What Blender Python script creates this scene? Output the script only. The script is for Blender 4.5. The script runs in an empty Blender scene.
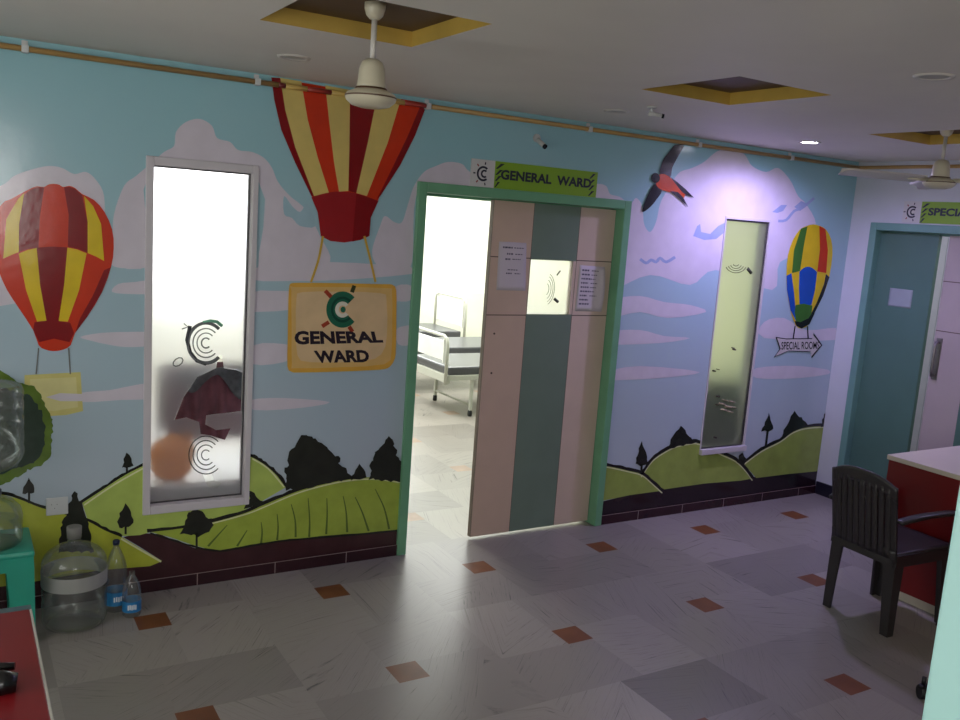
import bpy, bmesh, math, random
import numpy as np
from mathutils import Vector, Matrix
random.seed(7)
C = bpy.context.scene.collection
SC = bpy.context.scene
# ------------------------------------------------------------------ camera
CAM_H = 1.94
YAW, PITCH, ROLL, F = 0.547309869, -0.158299384, 0.0710476105, 883.182835
_f = np.array([math.sin(YAW)*math.cos(PITCH), math.cos(YAW)*math.cos(PITCH), math.sin(PITCH)])
_r = np.array([math.cos(YAW), -math.sin(YAW), 0]); _u = np.cross(_r, _f)
_c, _s = math.cos(ROLL), math.sin(ROLL)
R_ = _c*_r+_s*_u; DN = _s*_r-_c*_u
M3 = np.array([R_, DN, _f])
O3 = np.array([0, 0, CAM_H])
def pl(x, y, ax, val):
    d = M3.T @ np.array([x-480, y-360, F]); t = (val-O3[ax])/d[ax]
    return O3+t*d
D = 4.344; XR = 5.81; CZ = 2.55
cam = bpy.data.cameras.new('camera'); camo = bpy.data.objects.new('camera', cam); C.objects.link(camo)
cam.sensor_width = 36; cam.lens = F/960*36; cam.clip_start = 0.02
camo.matrix_world = Matrix(((R_[0], -DN[0], -_f[0], 0), (R_[1], -DN[1], -_f[1], 0), (R_[2], -DN[2], -_f[2], CAM_H), (0, 0, 0, 1)))
SC.camera = camo
SC.view_settings.view_transform = 'Standard'; SC.view_settings.look = 'None'
SC.view_settings.exposure = 0; SC.view_settings.gamma = 1
SC.view_settings.use_curve_mapping = False

# ------------------------------------------------------------------ materials
def lin(c):
    c = c/255.0
    return c/12.92 if c <= 0.04045 else ((c+0.055)/1.055)**2.4
def rgb(*c): return (lin(c[0]), lin(c[1]), lin(c[2]), 1)
MATS = {}
def mat(name, col, rough=0.5, var=0.06, vscale=6.0, bump=0.0, bscale=40, metal=0, spec=0.5, coat=0):
    if name in MATS: return MATS[name]
    m = bpy.data.materials.new(name); m.use_nodes = True; nt = m.node_tree; N = nt.nodes; L = nt.links
    b = N['Principled BSDF']; b.inputs['Roughness'].default_value = rough; b.inputs['Metallic'].default_value = metal
    b.inputs['Specular IOR Level'].default_value = spec; b.inputs['Coat Weight'].default_value = coat
    b.inputs['Coat Roughness'].default_value = 0.12
    tc = N.new('ShaderNodeTexCoord'); nz = N.new('ShaderNodeTexNoise'); nz.inputs['Scale'].default_value = vscale; nz.inputs['Detail'].default_value = 3
    L.new(tc.outputs['Object'], nz.inputs['Vector'])
    mr = N.new('ShaderNodeMapRange'); mr.inputs[1].default_value = .25; mr.inputs[2].default_value = .75
    mr.inputs[3].default_value = 1-var; mr.inputs[4].default_value = 1+var
    L.new(nz.outputs['Fac'], mr.inputs[0])
    mx = N.new('ShaderNodeMix'); mx.data_type = 'RGBA'; mx.blend_type = 'MULTIPLY'; mx.inputs[0].default_value = 1
    mx.inputs[6].default_value = rgb(*col); L.new(mr.outputs[0], mx.inputs[7]); L.new(mx.outputs[2], b.inputs['Base Color'])
    if bump:
        n2 = N.new('ShaderNodeTexNoise'); n2.inputs['Scale'].default_value = bscale; L.new(tc.outputs['Object'], n2.inputs['Vector'])
        bp = N.new('ShaderNodeBump'); bp.inputs['Strength'].default_value = bump; bp.inputs['Distance'].default_value = .01
        L.new(n2.outputs['Fac'], bp.inputs['Height']); L.new(bp.outputs[0], b.inputs['Normal'])
    MATS[name] = m; return m
def paint(name, col, var=0.08): return mat('paint_'+name, col, 0.15, var, 9, 0.05, 25)
def clear(name, tint, gloss=0.12, rough=0.05, solid=0.0, scol=(200, 200, 200)):
    if name in MATS: return MATS[name]
    m = bpy.data.materials.new(name); m.use_nodes = True; nt = m.node_tree; N = nt.nodes; L = nt.links
    for n in list(N):
        if n.type != 'OUTPUT_MATERIAL': N.remove(n)
    out = [n for n in N if n.type == 'OUTPUT_MATERIAL'][0]
    tr = N.new('ShaderNodeBsdfTransparent'); tr.inputs[0].default_value = tint
    gl = N.new('ShaderNodeBsdfGlossy'); gl.inputs['Roughness'].default_value = rough
    fr = N.new('ShaderNodeLayerWeight'); fr.inputs[0].default_value = 0.25
    mr = N.new('ShaderNodeMapRange'); mr.inputs[3].default_value = gloss*0.35; mr.inputs[4].default_value = min(1, gloss*4)
    L.new(fr.outputs['Fresnel'], mr.inputs[0])
    mx = N.new('ShaderNodeMixShader'); L.new(mr.outputs[0], mx.inputs[0]); L.new(tr.outputs[0], mx.inputs[1]); L.new(gl.outputs[0], mx.inputs[2])
    last = mx
    if solid:
        df = N.new('ShaderNodeBsdfDiffuse'); df.inputs[0].default_value = rgb(*scol)
        m2 = N.new('ShaderNodeMixShader'); m2.inputs[0].default_value = solid
        L.new(mx.outputs[0], m2.inputs[1]); L.new(df.outputs[0], m2.inputs[2]); last = m2
    L.new(last.outputs[0], out.inputs[0])
    MATS[name] = m; return m
def emit(name, col, st):
    m = bpy.data.materials.new(name); m.use_nodes = True; N = m.node_tree.nodes
    b = N['Principled BSDF']; b.inputs['Base Color'].default_value = (.8, .8, .8, 1)
    b.inputs['Emission Color'].default_value = col; b.inputs['Emission Strength'].default_value = st
    return m
def frosted(name, tint, rough):
    m = bpy.data.materials.new(name); m.use_nodes = True; b = m.node_tree.nodes['Principled BSDF']
    b.inputs['Base Color'].default_value = tint; b.inputs['Transmission Weight'].default_value = 0.9
    b.inputs['Roughness'].default_value = rough; b.inputs['IOR'].default_value = 1.3
    return m

# ------------------------------------------------------------------ object helpers
ORG = {}
def prop(o, label=None, cat=None, group=None, kind=None):
    if label: o['label'] = label
    if cat: o['category'] = cat
    if group: o['group'] = group
    if kind: o['kind'] = kind
    return o
def thing(name, loc, label, cat, group=None, rz=0):
    o = bpy.data.objects.new(name, None); C.objects.link(o); o.location = loc; o.rotation_euler[2] = rz
    o.empty_display_size = .1
    ORG[o.name] = Vector(loc); return prop(o, label, cat, group)
class MB:
    def __init__(s): s.bm = bmesh.new(); s.mi = 0
    def m(s, i): s.mi = i; return s
    def f(s, pts):
        f = s.bm.faces.new([s.bm.verts.new(p) for p in pts]); f.material_index = s.mi; return f
    def box(s, x0, x1, y0, y1, z0, z1, bev=0):
        x0, x1 = sorted((x0, x1)); y0, y1 = sorted((y0, y1)); z0, z1 = sorted((z0, z1))
        v = [s.bm.verts.new(p) for p in ((x0,y0,z0),(x1,y0,z0),(x1,y1,z0),(x0,y1,z0),(x0,y0,z1),(x1,y0,z1),(x1,y1,z1),(x0,y1,z1))]
        fs = []
        for q in ((3,2,1,0),(4,5,6,7),(0,1,5,4),(1,2,6,5),(2,3,7,6),(3,0,4,7)):
            f = s.bm.faces.new([v[i] for i in q]); f.material_index = s.mi; fs.append(f)
        if bev:
            es = list({e for f in fs for e in f.edges})
            r = bmesh.ops.bevel(s.bm, geom=es, offset=bev, segments=2, affect='EDGES', profile=.6)
            for f in r['faces']: f.material_index = s.mi
        return s
    def lathe(s, prof, c=(0,0,0), n=32, cap0=True, cap1=True):
        rings = []
        for r, z in prof:
            rings.append([s.bm.verts.new((c[0]+r*math.cos(2*math.pi*i/n), c[1]+r*math.sin(2*math.pi*i/n), c[2]+z)) for i in range(n)])
        for a, b in zip(rings, rings[1:]):
            for i in range(n):
                f = s.bm.faces.new((a[i], a[(i+1)%n], b[(i+1)%n], b[i])); f.material_index = s.mi; f.smooth = True
        if cap0: s.bm.faces.new(rings[0][::-1]).material_index = s.mi
        if cap1: s.bm.faces.new(rings[-1]).material_index = s.mi
        return s
    def tube(s, pts, r, n=12, caps=True):
        pts = [Vector(p) for p in pts]; rings = []
        rs = r if isinstance(r, (list, tuple)) else [r]*len(pts)
        up = None
        for i, p in enumerate(pts):
            t = (pts[min(i+1, len(pts)-1)]-pts[max(i-1, 0)]).normalized()
            if up is None: up = t.orthogonal().normalized()
            a = (up-t*up.dot(t)).normalized(); up = a; b = t.cross(a)
            rings.append([s.bm.verts.new(p+(a*math.cos(2*math.pi*k/n)+b*math.sin(2*math.pi*k/n))*rs[i]) for k in range(n)])
        for a, b in zip(rings, rings[1:]):
            for k in range(n):
                f = s.bm.faces.new((a[k], a[(k+1)%n], b[(k+1)%n], b[k])); f.material_index = s.mi; f.smooth = True
        if caps:
            s.bm.faces.new(rings[0][::-1]).material_index = s.mi; s.bm.faces.new(rings[-1]).material_index = s.mi
        return s
    def grid(s, fn, nu, nv, smooth=True):
        V = [[s.bm.verts.new(fn(i/nu, j/nv)) for j in range(nv+1)] for i in range(nu+1)]
        for i in range(nu):
            for j in range(nv):
                f = s.bm.faces.new((V[i][j], V[i+1][j], V[i+1][j+1], V[i][j+1])); f.material_index = s.mi; f.smooth = smooth
        return s
    def build(s, name, mats, parent=None, recalc=False):
        if recalc: bmesh.ops.recalc_face_normals(s.bm, faces=s.bm.faces)
        me = bpy.data.meshes.new(name); org = ORG.get(parent.name, Vector((0,0,0))) if parent else Vector((0,0,0))
        if org.length: bmesh.ops.translate(s.bm, vec=-org, verts=s.bm.verts)
        s.bm.to_mesh(me); s.bm.free()
        for m in (mats if isinstance(mats, (list, tuple)) else [mats]): me.materials.append(m)
        o = bpy.data.objects.new(name, me); C.objects.link(o)
        if parent: o.parent = parent; ORG[o.name] = org
        return o
def solidify(o, t, off=0):
    md = o.modifiers.new('thickness', 'SOLIDIFY'); md.thickness = t; md.offset = off; return o
def copy_tree(o, parent=None):
    c = o.copy(); C.objects.link(c)
    if parent: c.parent = parent
    for ch in list(o.children): copy_tree(ch, c)
    return c
def structure(o, label=None):
    o['kind'] = 'structure'
    if label: o['label'] = label
    return o

# ------------------------------------------------------------------ floor
NX, NY, PI_ = 0.775, 4.01, 0.88
def build_floor():
    bm = bmesh.new(); cl = bm.loops.layers.float_color.new('tile')
    A, B = .505, .375; h = .065; q = .44
    rects = [(-h, q, h, q, 0), (h, q, -q, h, 1), (-q, h, -q, -h, 0), (-q, -h, -h, q, 1)]
    rnd = random.Random(3)
    for i in range(-4, 12):
        for j in range(-9, 9):
            cx = NX+i*PI_; cy = NY+j*PI_
            if cx > 9.2 or cy > 11.4: continue
            for k, (x0, x1, y0, y1, o) in enumerate(rects):
                f = bm.faces.new([bm.verts.new((cx+x, cy+y, 0)) for x, y in ((x0,y0),(x1,y0),(x1,y1),(x0,y1))])
                tone = rnd.random()*1.3-.3
                if rnd.random() < .06: tone = -rnd.random()*.6
                if (i, j, k) == (2, -2, 0): tone = -1.0
                if (i, j, k) in ((4, -1, 0), (4, -1, 3)): tone = -.7
                if (i, j, k) == (2, 0, 1): tone = -.3
                for lp in f.loops: lp[cl] = (tone, rnd.random(), o, 1)
            g = .072
            f = bm.faces.new([bm.verts.new((cx+x, cy+y, 0.0004)) for x, y in ((-g,-g),(g,-g),(g,g),(-g,g))]); f.material_index = 1 if cy < 4.46 else 2
            t = rnd.random()
            for lp in f.loops: lp[cl] = (t, 0, 0, 1)
    me = bpy.data.meshes.new('floor'); bm.to_mesh(me); bm.free()
    m = bpy.data.materials.new('marble_tiles'); m.use_nodes = True; nt = m.node_tree; N = nt.nodes; L = nt.links; b = N['Principled BSDF']
    b.inputs['Roughness'].default_value = .3; b.inputs['Specular IOR Level'].default_value = .3
    at = N.new('ShaderNodeAttribute'); at.attribute_name = 'tile'; sp = N.new('ShaderNodeSeparateColor'); L.new(at.outputs['Color'], sp.inputs[0])
    ge = N.new('ShaderNodeNewGeometry'); sx = N.new('ShaderNodeSeparateXYZ'); L.new(ge.outputs['Position'], sx.inputs[0])
    def mth(op, a, bb):
        n = N.new('ShaderNodeMath'); n.operation = op
        for k, v in ((0, a), (1, bb)):
            if hasattr(v, 'is_linked'): L.new(v, n.inputs[k])
            else: n.inputs[k].default_value = v
        return n.outputs[0]
    def mix(f, a, bb):
        n = N.new('ShaderNodeMix'); n.data_type = 'FLOAT'; L.new(f, n.inputs[0]); L.new(a, n.inputs[2]); L.new(bb, n.inputs[3]); return n.outputs[0]
    u = mix(sp.outputs[2], sx.outputs[0], sx.outputs[1]); v = mix(sp.outputs[2], sx.outputs[1], sx.outputs[0])
    off = mth('MULTIPLY', sp.outputs[1], 60.0)
    cb = N.new('ShaderNodeCombineXYZ')
    L.new(mth('MULTIPLY', u, 1.1), cb.inputs[0]); L.new(mth('ADD', mth('MULTIPLY', v, 5.0), off), cb.inputs[1]); L.new(off, cb.inputs[2])
    nz = N.new('ShaderNodeTexNoise'); nz.inputs['Scale'].default_value = 1.5; nz.inputs['Detail'].default_value = 6; nz.inputs['Roughness'].default_value = .62; nz.inputs['Distortion'].default_value = .5
    L.new(cb.outputs[0], nz.inputs['Vector'])
    rp = N.new('ShaderNodeValToRGB'); e = rp.color_ramp.elements
    e[0].position = .29; e[0].color = rgb(84, 82, 78); e[1].position = .60; e[1].color = rgb(156, 149, 141)
    x = e.new(.38); x.color = rgb(145, 139, 131); x = e.new(.45); x.color = rgb(156, 149, 140)
    L.new(nz.outputs['Fac'], rp.inputs[0])
    tone = N.new('ShaderNodeMapRange'); tone.inputs[1].default_value = -1; tone.inputs[2].default_value = 1; tone.inputs[3].default_value = .62; tone.inputs[4].default_value = 1.08
    tone.clamp = False; L.new(sp.outputs[0], tone.inputs[0])
    mx = N.new('ShaderNodeMix'); mx.data_type = 'RGBA'; mx.blend_type = 'MULTIPLY'; mx.inputs[0].default_value = 1
    L.new(rp.outputs[0], mx.inputs[6]); L.new(tone.outputs[0], mx.inputs[7]); L.new(mx.outputs[2], b.inputs['Base Color'])
    me.materials.append(m); me.materials.append(mat('brown_tile', (120, 74, 46), .4, .18, 8, spec=.25)); me.materials.append(mat('tan_tile', (166, 142, 122), .4, .18, 8, spec=.25))
    o = bpy.data.objects.new('floor', me); C.objects.link(o); structure(o, 'grey veined marble floor with small brown squares')
build_floor()

# ------------------------------------------------------------------ walls with openings
def wall_grid(mb, axis, p0, p1, u0, u1, z0, z1, holes):
    """wall slab between planes p0 and p1 normal to axis, pierced by holes (ua,ub,za,zb)"""
    us = sorted({u0, u1, *[v for h in holes for v in h[:2]]}); zs = sorted({z0, z1, *[v for h in holes for v in h[2:]]})
    us = [u for u in us if u0 <= u <= u1]; zs = [z for z in zs if z0 <= z <= z1]
    P = (lambda p, u, z: (u, p, z)) if axis == 1 else (lambda p, u, z: (p, u, z))
    for a, b in zip(us, us[1:]):
        for c, d in zip(zs, zs[1:]):
            if any(h[0] <= (a+b)/2 <= h[1] and h[2] <= (c+d)/2 <= h[3] for h in holes): continue
            for p in (p0, p1): mb.f([P(p, a, c), P(p, b, c), P(p, b, d), P(p, a, d)])
    for h in holes:
        a, b, c, d = h
        for (ua, za, ub, zb) in ((a,c,b,c),(a,d,b,d),(a,c,a,d),(b,c,b,d)):
            if za == zb == z0: continue
            mb.f([P(p0, ua, za), P(p0, ub, zb), P(p1, ub, zb), P(p1, ua, za)])
    for (ua, za, ub, zb) in ((u0,z1,u1,z1),(u0,z0,u0,z1),(u1,z0,u1,z1)):
        mb.f([P(p0, ua, za), P(p0, ub, zb), P(p1, ub, zb), P(p1, ua, za)])
DOOR = (2.173, 3.660, 0, 2.115)
W1 = (0.785, 1.308, 0.400, 2.118); W1I = (0.820, 1.280, 0.442, 2.078)
W2 = (4.500, 4.952, 0.425, 2.075); W2I = (4.512, 4.935, 0.452, 2.056)
XL, YF = -1.7, -2.6
mural = bpy.data.materials.new('mural_sky_paint'); mural.use_nodes = True
def _mural():
    nt = mural.node_tree; N = nt.nodes; L = nt.links; b = N['Principled BSDF']; b.inputs['Roughness'].default_value = .15
    ge = N.new('ShaderNodeNewGeometry'); sx = N.new('ShaderNodeSeparateXYZ'); L.new(ge.outputs['Position'], sx.inputs[0])
    mr = N.new('ShaderNodeMapRange'); mr.inputs[1].default_value = .4; mr.inputs[2].default_value = 2.5; L.new(sx.outputs[2], mr.inputs[0])
    nz = N.new('ShaderNodeTexNoise'); nz.inputs['Scale'].default_value = 1.6; L.new(ge.outputs['Position'], nz.inputs['Vector'])
    ad = N.new('ShaderNodeMath'); ad.operation = 'MULTIPLY_ADD'; ad.inputs[1].default_value = .35; L.new(nz.outputs['Fac'], ad.inputs[0])
    sb = N.new('ShaderNodeMath'); sb.operation = 'SUBTRACT'; sb.inputs[1].default_value = .17; L.new(mr.outputs[0], sb.inputs[0]); L.new(sb.outputs[0], ad.inputs[2])
    rp = N.new('ShaderNodeValToRGB'); e = rp.color_ramp.elements
    e[0].position = 0; e[0].color = rgb(184, 195, 206); e[1].position = 1; e[1].color = rgb(152, 198, 206)
    x = e.new(.45); x.color = rgb(172, 196, 207); L.new(ad.outputs[0], rp.inputs[0]); L.new(rp.outputs[0], b.inputs['Base Color'])
    n2 = N.new('ShaderNodeTexNoise'); n2.inputs['Scale'].default_value = 22; n2.inputs['Detail'].default_value = 3; L.new(ge.outputs['Position'], n2.inputs['Vector'])
    bp = N.new('ShaderNodeBump'); bp.inputs['Strength'].default_value = .06; bp.inputs['Distance'].default_value = .01; L.new(n2.outputs['Fac'], bp.inputs['Height']); L.new(bp.outputs[0], b.inputs['Normal'])
_mural()
white_wall = mat('white_wall_paint', (225, 222, 216), .45, .03)
lilac_wall = mat('right_wall_paint', (205, 208, 214), .4, .03)
plain_blue = mat('plain_blue_wall_paint', (196, 206, 208), .45, .04)
mb = MB(); wall_grid(mb, 1, D, D+.116, XL, XR+.1, 0, CZ, [DOOR, W1, W2])
wall_back = structure(mb.build('wall_back', mural), 'long blue mural wall painted with sky, balloons and hills')
D2 = (2.72, 4.163, 0, 2.115)
mb = MB(); wall_grid(mb, 0, XR, XR+.12, YF, D, 0, CZ, [D2])
wall_right = structure(mb.build('wall_right', lilac_wall), 'pale plain wall at the right end of the corridor')
mb = MB(); wall_grid(mb, 0, XL-.12, XL, YF, D+.1, 0, CZ, [(.7, 2.9, .8, 2.3)]); structure(mb.build('wall_left', plain_blue))
WF = (-0.95, 0.75, 1.2, 2.5)
mb = MB(); wall_grid(mb, 1, YF-.12, YF, XL, XR+.1, 0, CZ, [WF]); structure(mb.build('wall_front', plain_blue))

# ------------------------------------------------------------------ ceiling with recesses
ceil_m = mat('ceiling_white_distemper', (224, 218, 207), .6, .03, 3)
RECESS = [(0.920, 1.492, 2.52, 3.096), (2.628, 3.172, 2.545, 3.118), (4.372, 4.938, 2.66, 3.235)]
def build_ceiling():
    mb = MB()
    xs = sorted({XL, XR+.1, *[v for r in RECESS for v in r[:2]]}); ys = sorted({YF, D, *[v for r in RECESS for v in r[2:]]})
    for a, b in zip(xs, xs[1:]):
        for c, d in zip(ys, ys[1:]):
            if any(r[0] <= (a+b)/2 <= r[1] and r[2] <= (c+d)/2 <= r[3] for r in RECESS): continue
            mb.f([(a, c, CZ), (a, d, CZ), (b, d, CZ), (b, c, CZ)])
    mb.f([(XL, YF, CZ+.12), (XR+.1, YF, CZ+.12), (XR+.1, D, CZ+.12), (XL, D, CZ+.12)])
    o = structure(mb.build('ceiling', ceil_m), 'low off white ceiling with yellow edged square recesses')
    yel = mat('yellow_recess_paint', (194, 160, 72), .55, .1); brn = mat('brown_recess_board', (88, 62, 30), .6, .15)
    for r in RECESS:
        x0, x1, y0, y1 = r; h = CZ+.055; mb = MB()
        for q in ([(x0,y0),(x1,y0)], [(x1,y0),(x1,y1)], [(x1,y1),(x0,y1)], [(x0,y1),(x0,y0)]):
            mb.f([(*q[0], CZ), (*q[1], CZ), (*q[1], h), (*q[0], h)])
        mb.m(1).f([(x0,y0,h), (x0,y1,h), (x1,y1,h), (x1,y0,h)])
        prop(mb.build('ceiling_recess', [yel, brn], o), 'square ceiling recess with yellow sides and a brown board')
build_ceiling()

# ------------------------------------------------------------------ mural on the back wall (paint layers)
def W(x, y, lay=1):
    p = pl(x, y, 1, D); return Vector((min(p[0], XR-.001), D-.0004*lay, max(p[2], 0.0)))
def smooth(pts, n=4, closed=True):
    out = []; k = len(pts); rng = range(k if closed else k-1)
    for i in rng:
        g = (lambda j: pts[j % k]) if closed else (lambda j: pts[min(max(j, 0), k-1)])
        p0, p1, p2, p3 = g(i-1), g(i), g(i+1), g(i+2)
        for s in range(n):
            t = s/n
            out.append(tuple(.5*((2*p1[a])+(-p0[a]+p2[a])*t+(2*p0[a]-5*p1[a]+4*p2[a]-p3[a])*t*t+(-p0[a]+3*p1[a]-3*p2[a]+p3[a])*t**3) for a in (0, 1)))
    if not closed: out.append(pts[-1])
    return out
class Art(MB):
    def area(s, pts, lay=1, sm=0):
        if sm: pts = smooth(pts, sm)
        q = []
        for p in pts:
            w = W(p[0], p[1], lay)
            if not q or (w-q[-1]).length > 1e-5: q.append(w)
        if (q[0]-q[-1]).length < 1e-5: q.pop()
        return s.f(q)
    def stroke(s, pts, w, lay=2, sm=4, jit=0, rnd=random.Random(5), taper=False):
        if sm: pts = smooth(pts, sm, False)
        Lp, Rp = [], []
        n = len(pts)
        for i, p in enumerate(pts):
            a = pts[max(i-1, 0)]; b = pts[min(i+1, n-1)]; dx, dy = b[0]-a[0], b[1]-a[1]; l = math.hypot(dx, dy) or 1
            ww = w*(1 if not taper else (.35+.65*i/(n-1)))*.5; u = ww+(rnd.random()*jit if jit else 0); dn = ww
            Lp.append((p[0]+dy/l*u, p[1]-dx/l*u)); Rp.append((p[0]-dy/l*dn, p[1]+dx/l*dn))
        for i in range(n-1): s.f([W(*Lp[i], lay), W(*Lp[i+1], lay), W(*Rp[i+1], lay), W(*Rp[i], lay)])
        return s
    def disc(s, cx, cy, rx, ry, lay=2, a0=0, a1=360, r0=0, n=32, ang=0):
        def P(r, a): return (cx+rx*r*math.cos(a), cy+ry*r*math.sin(a))
        A = [math.radians(a0+(a1-a0)*i/n) for i in range(n+1)]
        if r0 == 0: s.f([W(*P(1, a), lay) for a in A[:-1]])
        else:
            for a, b in zip(A, A[1:]): s.f([W(*P(1, a), lay), W(*P(1, b), lay), W(*P(r0, b), lay), W(*P(r0, a), lay)])
        return s
cloud = paint('cloud_pink_white', (214, 206, 216), .05); blue2 = paint('sky_band_blue', (164, 194, 206)); greyblue = paint('bird_grey_blue', (158, 172, 206))
lgreen = paint('hill_green', (178, 198, 100), .12); ygreen = paint('hill_yellow_green', (186, 192, 66), .14); fgreen = paint('field_green', (164, 182, 72), .16)
rgreen = paint('right_hill_green', (152, 170, 82), .12)
dark = paint('tree_dark', (38, 40, 34), .25); outline = paint('outline_dark', (34, 34, 30)); soil = paint('soil_maroon', (64, 36, 40), .2)
red = paint('balloon_red', (206, 54, 22)); maroon = paint('balloon_maroon', (134, 14, 20)); yellow = paint('balloon_yellow', (222, 192, 34)); cream = paint('balloon_cream', (216, 192, 112))
ropec = paint('rope_grey', (120, 120, 116)); ropey = paint('rope_yellow', (216, 176, 70))
highl = paint('hill_highlight', (226, 228, 178))
def art(name, label, mats, fn):
    a = Art(); fn(a); clip(a.bm); return prop(a.build(name, mats, wall_back, False), label)
def clip(bm):
    # cut the paint away where the wall has its openings
    bm.normal_update(); bmesh.ops.triangulate(bm, faces=bm.faces, ngon_method='EAR_CLIP')
    for (a, b, c, d) in (DOOR, W1, W2):
        lo = [min(v.co[k] for v in bm.verts) for k in (0, 2)]; hi = [max(v.co[k] for v in bm.verts) for k in (0, 2)]
        if hi[0] < a or lo[0] > b or hi[1] < c or lo[1] > d: continue
        for co, no in (((a,0,0),(1,0,0)), ((b,0,0),(1,0,0)), ((0,0,c),(0,0,1)), ((0,0,d),(0,0,1))):
            bmesh.ops.bisect_plane(bm, geom=bm.verts[:]+bm.edges[:]+bm.faces[:], dist=1e-6, plane_co=co, plane_no=no)
        kill = [f for f in bm.faces if a < f.calc_center_median()[0] < b and c < f.calc_center_median()[2] < d]
        bmesh.ops.delete(bm, geom=kill, context='FACES')
# clouds
def puff(seed, pts, sm=3): return pts
def clouds():
    sets = [
     [(-40,196),(0,186),(14,176),(30,170),(48,166),(62,168),(74,174),(86,172),(96,180),(104,196),(104,230),(98,262),(80,300),(40,300),(-40,300)],
     [(106,262),(112,240),(114,214),(124,186),(136,176),(150,164),(164,152),(174,146),(176,132),(186,122),(200,119),(212,126),(217,138),(230,142),(238,150),(252,152),(264,158),(272,168),(278,182),(290,196),(306,210),(320,236),(330,262),(300,274),(280,268),(258,272),(258,180),(150,172),(150,262)],
     [(372,252),(380,226),(385,216),(394,222),(402,222),(408,204),(414,186),(424,172),(436,166),(448,162),(462,164),(470,172),(500,190),(440,190),(416,196),(412,262),(400,272),(380,268)],
     [(583,202),(584,190),(596,184),(606,186),(610,194),(620,197),(630,204),(636,198),(642,206),(644,224),(650,232),(656,222),(660,204),(666,192),(672,182),(680,172),(692,168),(704,162),(716,152),(730,148),(744,154),(752,166),(766,172),(778,168),(790,180),(798,196),(806,204),(816,224),(812,250),(780,262),(772,290),(716,270),(690,285),(650,275),(612,290),(600,280),(610,240)],
    ]
    for i, p in enumerate(sets):
        art('painted_cloud', 'pale pinkish painted cloud', cloud, lambda a, p=p, i=i: a.area(p, 1+.15*i, 4))
    bands = [[(80,337),(100,333),(125,332),(150,333),(150,345),(125,347),(105,344),(92,341)],
             [(112,292),(118,284),(135,282),(150,281),(150,293),(130,294)],[(110,263),(118,259),(150,257),(150,267),(120,268)],
             [(70,396),(86,392),(110,390),(130,386),(150,384),(150,398),(120,400),(84,402)],
             [(254,268),(290,266),(330,262),(400,266),(412,268),(411,274),(340,280),(290,281),(254,280)],[(254,292),(290,291),(400,288),(412,287),(411,300),(340,304),(254,312)],[(254,345),(284,344),(300,350),(284,362),(252,364)],
             [(250,400),(284,398),(330,402),(300,408),(254,410)],
             [(396,330),(404,326),(412,327),(410,344),(398,344)],[(396,286),(412,286),(411,300),(396,300)],
             [(612,300),(640,296),(664,302),(690,305),(706,312),(668,318),(640,312),(614,316)],[(608,332),(640,330),(664,336),(690,338),(660,343),(606,344)],
             [(606,372),(640,366),(700,372),(660,378),(604,380)],[(764,322),(784,318),(806,330),(836,328),(836,340),(764,338)],[(756,368),(800,366),(834,372),(800,378),(756,378)]]
    for i, p in enumerate(bands): art('painted_cloud', 'thin pale painted cloud band', cloud, lambda a, p=p, i=i: a.area(p, 1.8+.12*i, 3))
    bl = [[(284,196),(292,206),(300,212),(306,204),(310,208),(316,226),(300,226),(292,218),(284,214)]]
    for p in bl: art('painted_cloud', 'blue dip between painted clouds', blue2, lambda a, p=p: a.area(p, 1.7, 3))
clouds()
def flock(pts): return lambda a: [a.stroke(p, w, 3, 3) for p, w in pts]
art('painted_bird', 'small grey blue painted gulls left of the right window', greyblue, flock([([(640,259),(646,263),(651,260),(656,262),(660,258),(666,262),(675,257)],3)]))
art('painted_bird', 'large grey blue painted gull beside the window top', greyblue, lambda a: a.area([(693,236),(697,226),(700,224),(701,232),(710,234),(718,226),(726,222),(726,231),(716,239),(704,240)],3))
art('painted_bird', 'pair of grey blue painted gulls right of the window', greyblue, lambda a: (a.area([(772,212),(781,205),(787,205),(783,211),(777,213)],3), a.stroke([(778,221),(786,220),(794,211),(802,208),(814,198)],2.6,4,3), a.area([(794,207),(801,201),(808,204),(800,211)],3)))
# hills left
art('painted_hill', 'pale green painted hill around the left window', [lgreen, outline, highl], lambda a: (
    a.area([(82,502),(100,491),(115,481),(130,472),(148,462.5),(165,456),(200,449),(230,447),(251,456),(267,466),(278,476),(286,487),(262,501),(240,512),(212,524),(175,530),(160,529),(140,535),(123,536),(105,530),(88,521)], 4),
    a.m(2).stroke([(84,505),(115,484),(148,465.5)], 1.6, 5), a.m(2).stroke([(252,458.5),(268,468.5),(284,487)], 1.4, 5),
    a.m(1).stroke([(80,503),(100,490),(115,480),(130,471),(149,462)], 2.0, 5, 4, 1.2), a.m(1).stroke([(250,455),(258,459),(267,465),(277,474),(286,486)], 2.4, 5, 4, 1.5)))
art('painted_hill', 'yellow green painted hill behind the water jar', [ygreen, outline, highl], lambda a: (
    a.area([(-60,486),(0,494),(20,499),(40,507),(65,514),(88,521),(105,530),(122,537),(140,548),(162,561),(150,566),(100,570),(20,584),(-60,594)], 4),
    a.m(2).stroke([(121,538.5),(140,549.5),(161,561.5)], 1.8, 6, 2), a.m(1).stroke([(-60,486),(0,493),(20,498),(40,506),(65,513),(88,520),(105,529),(122,536)], 2.4, 6, 4, 1.2)))
art('painted_soil', 'dark maroon painted earth below the left hills', soil, lambda a: a.area(
    [(-60,590),(20,580),(100,567),(162,561),(140,547),(123,537),(140,533),(160,534),(180,543),(195,548),(230,548),(260,543),(300,536),(350,531),(402,528),(400,551),(142,588),(20,612),(-60,620)], 3))
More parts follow.
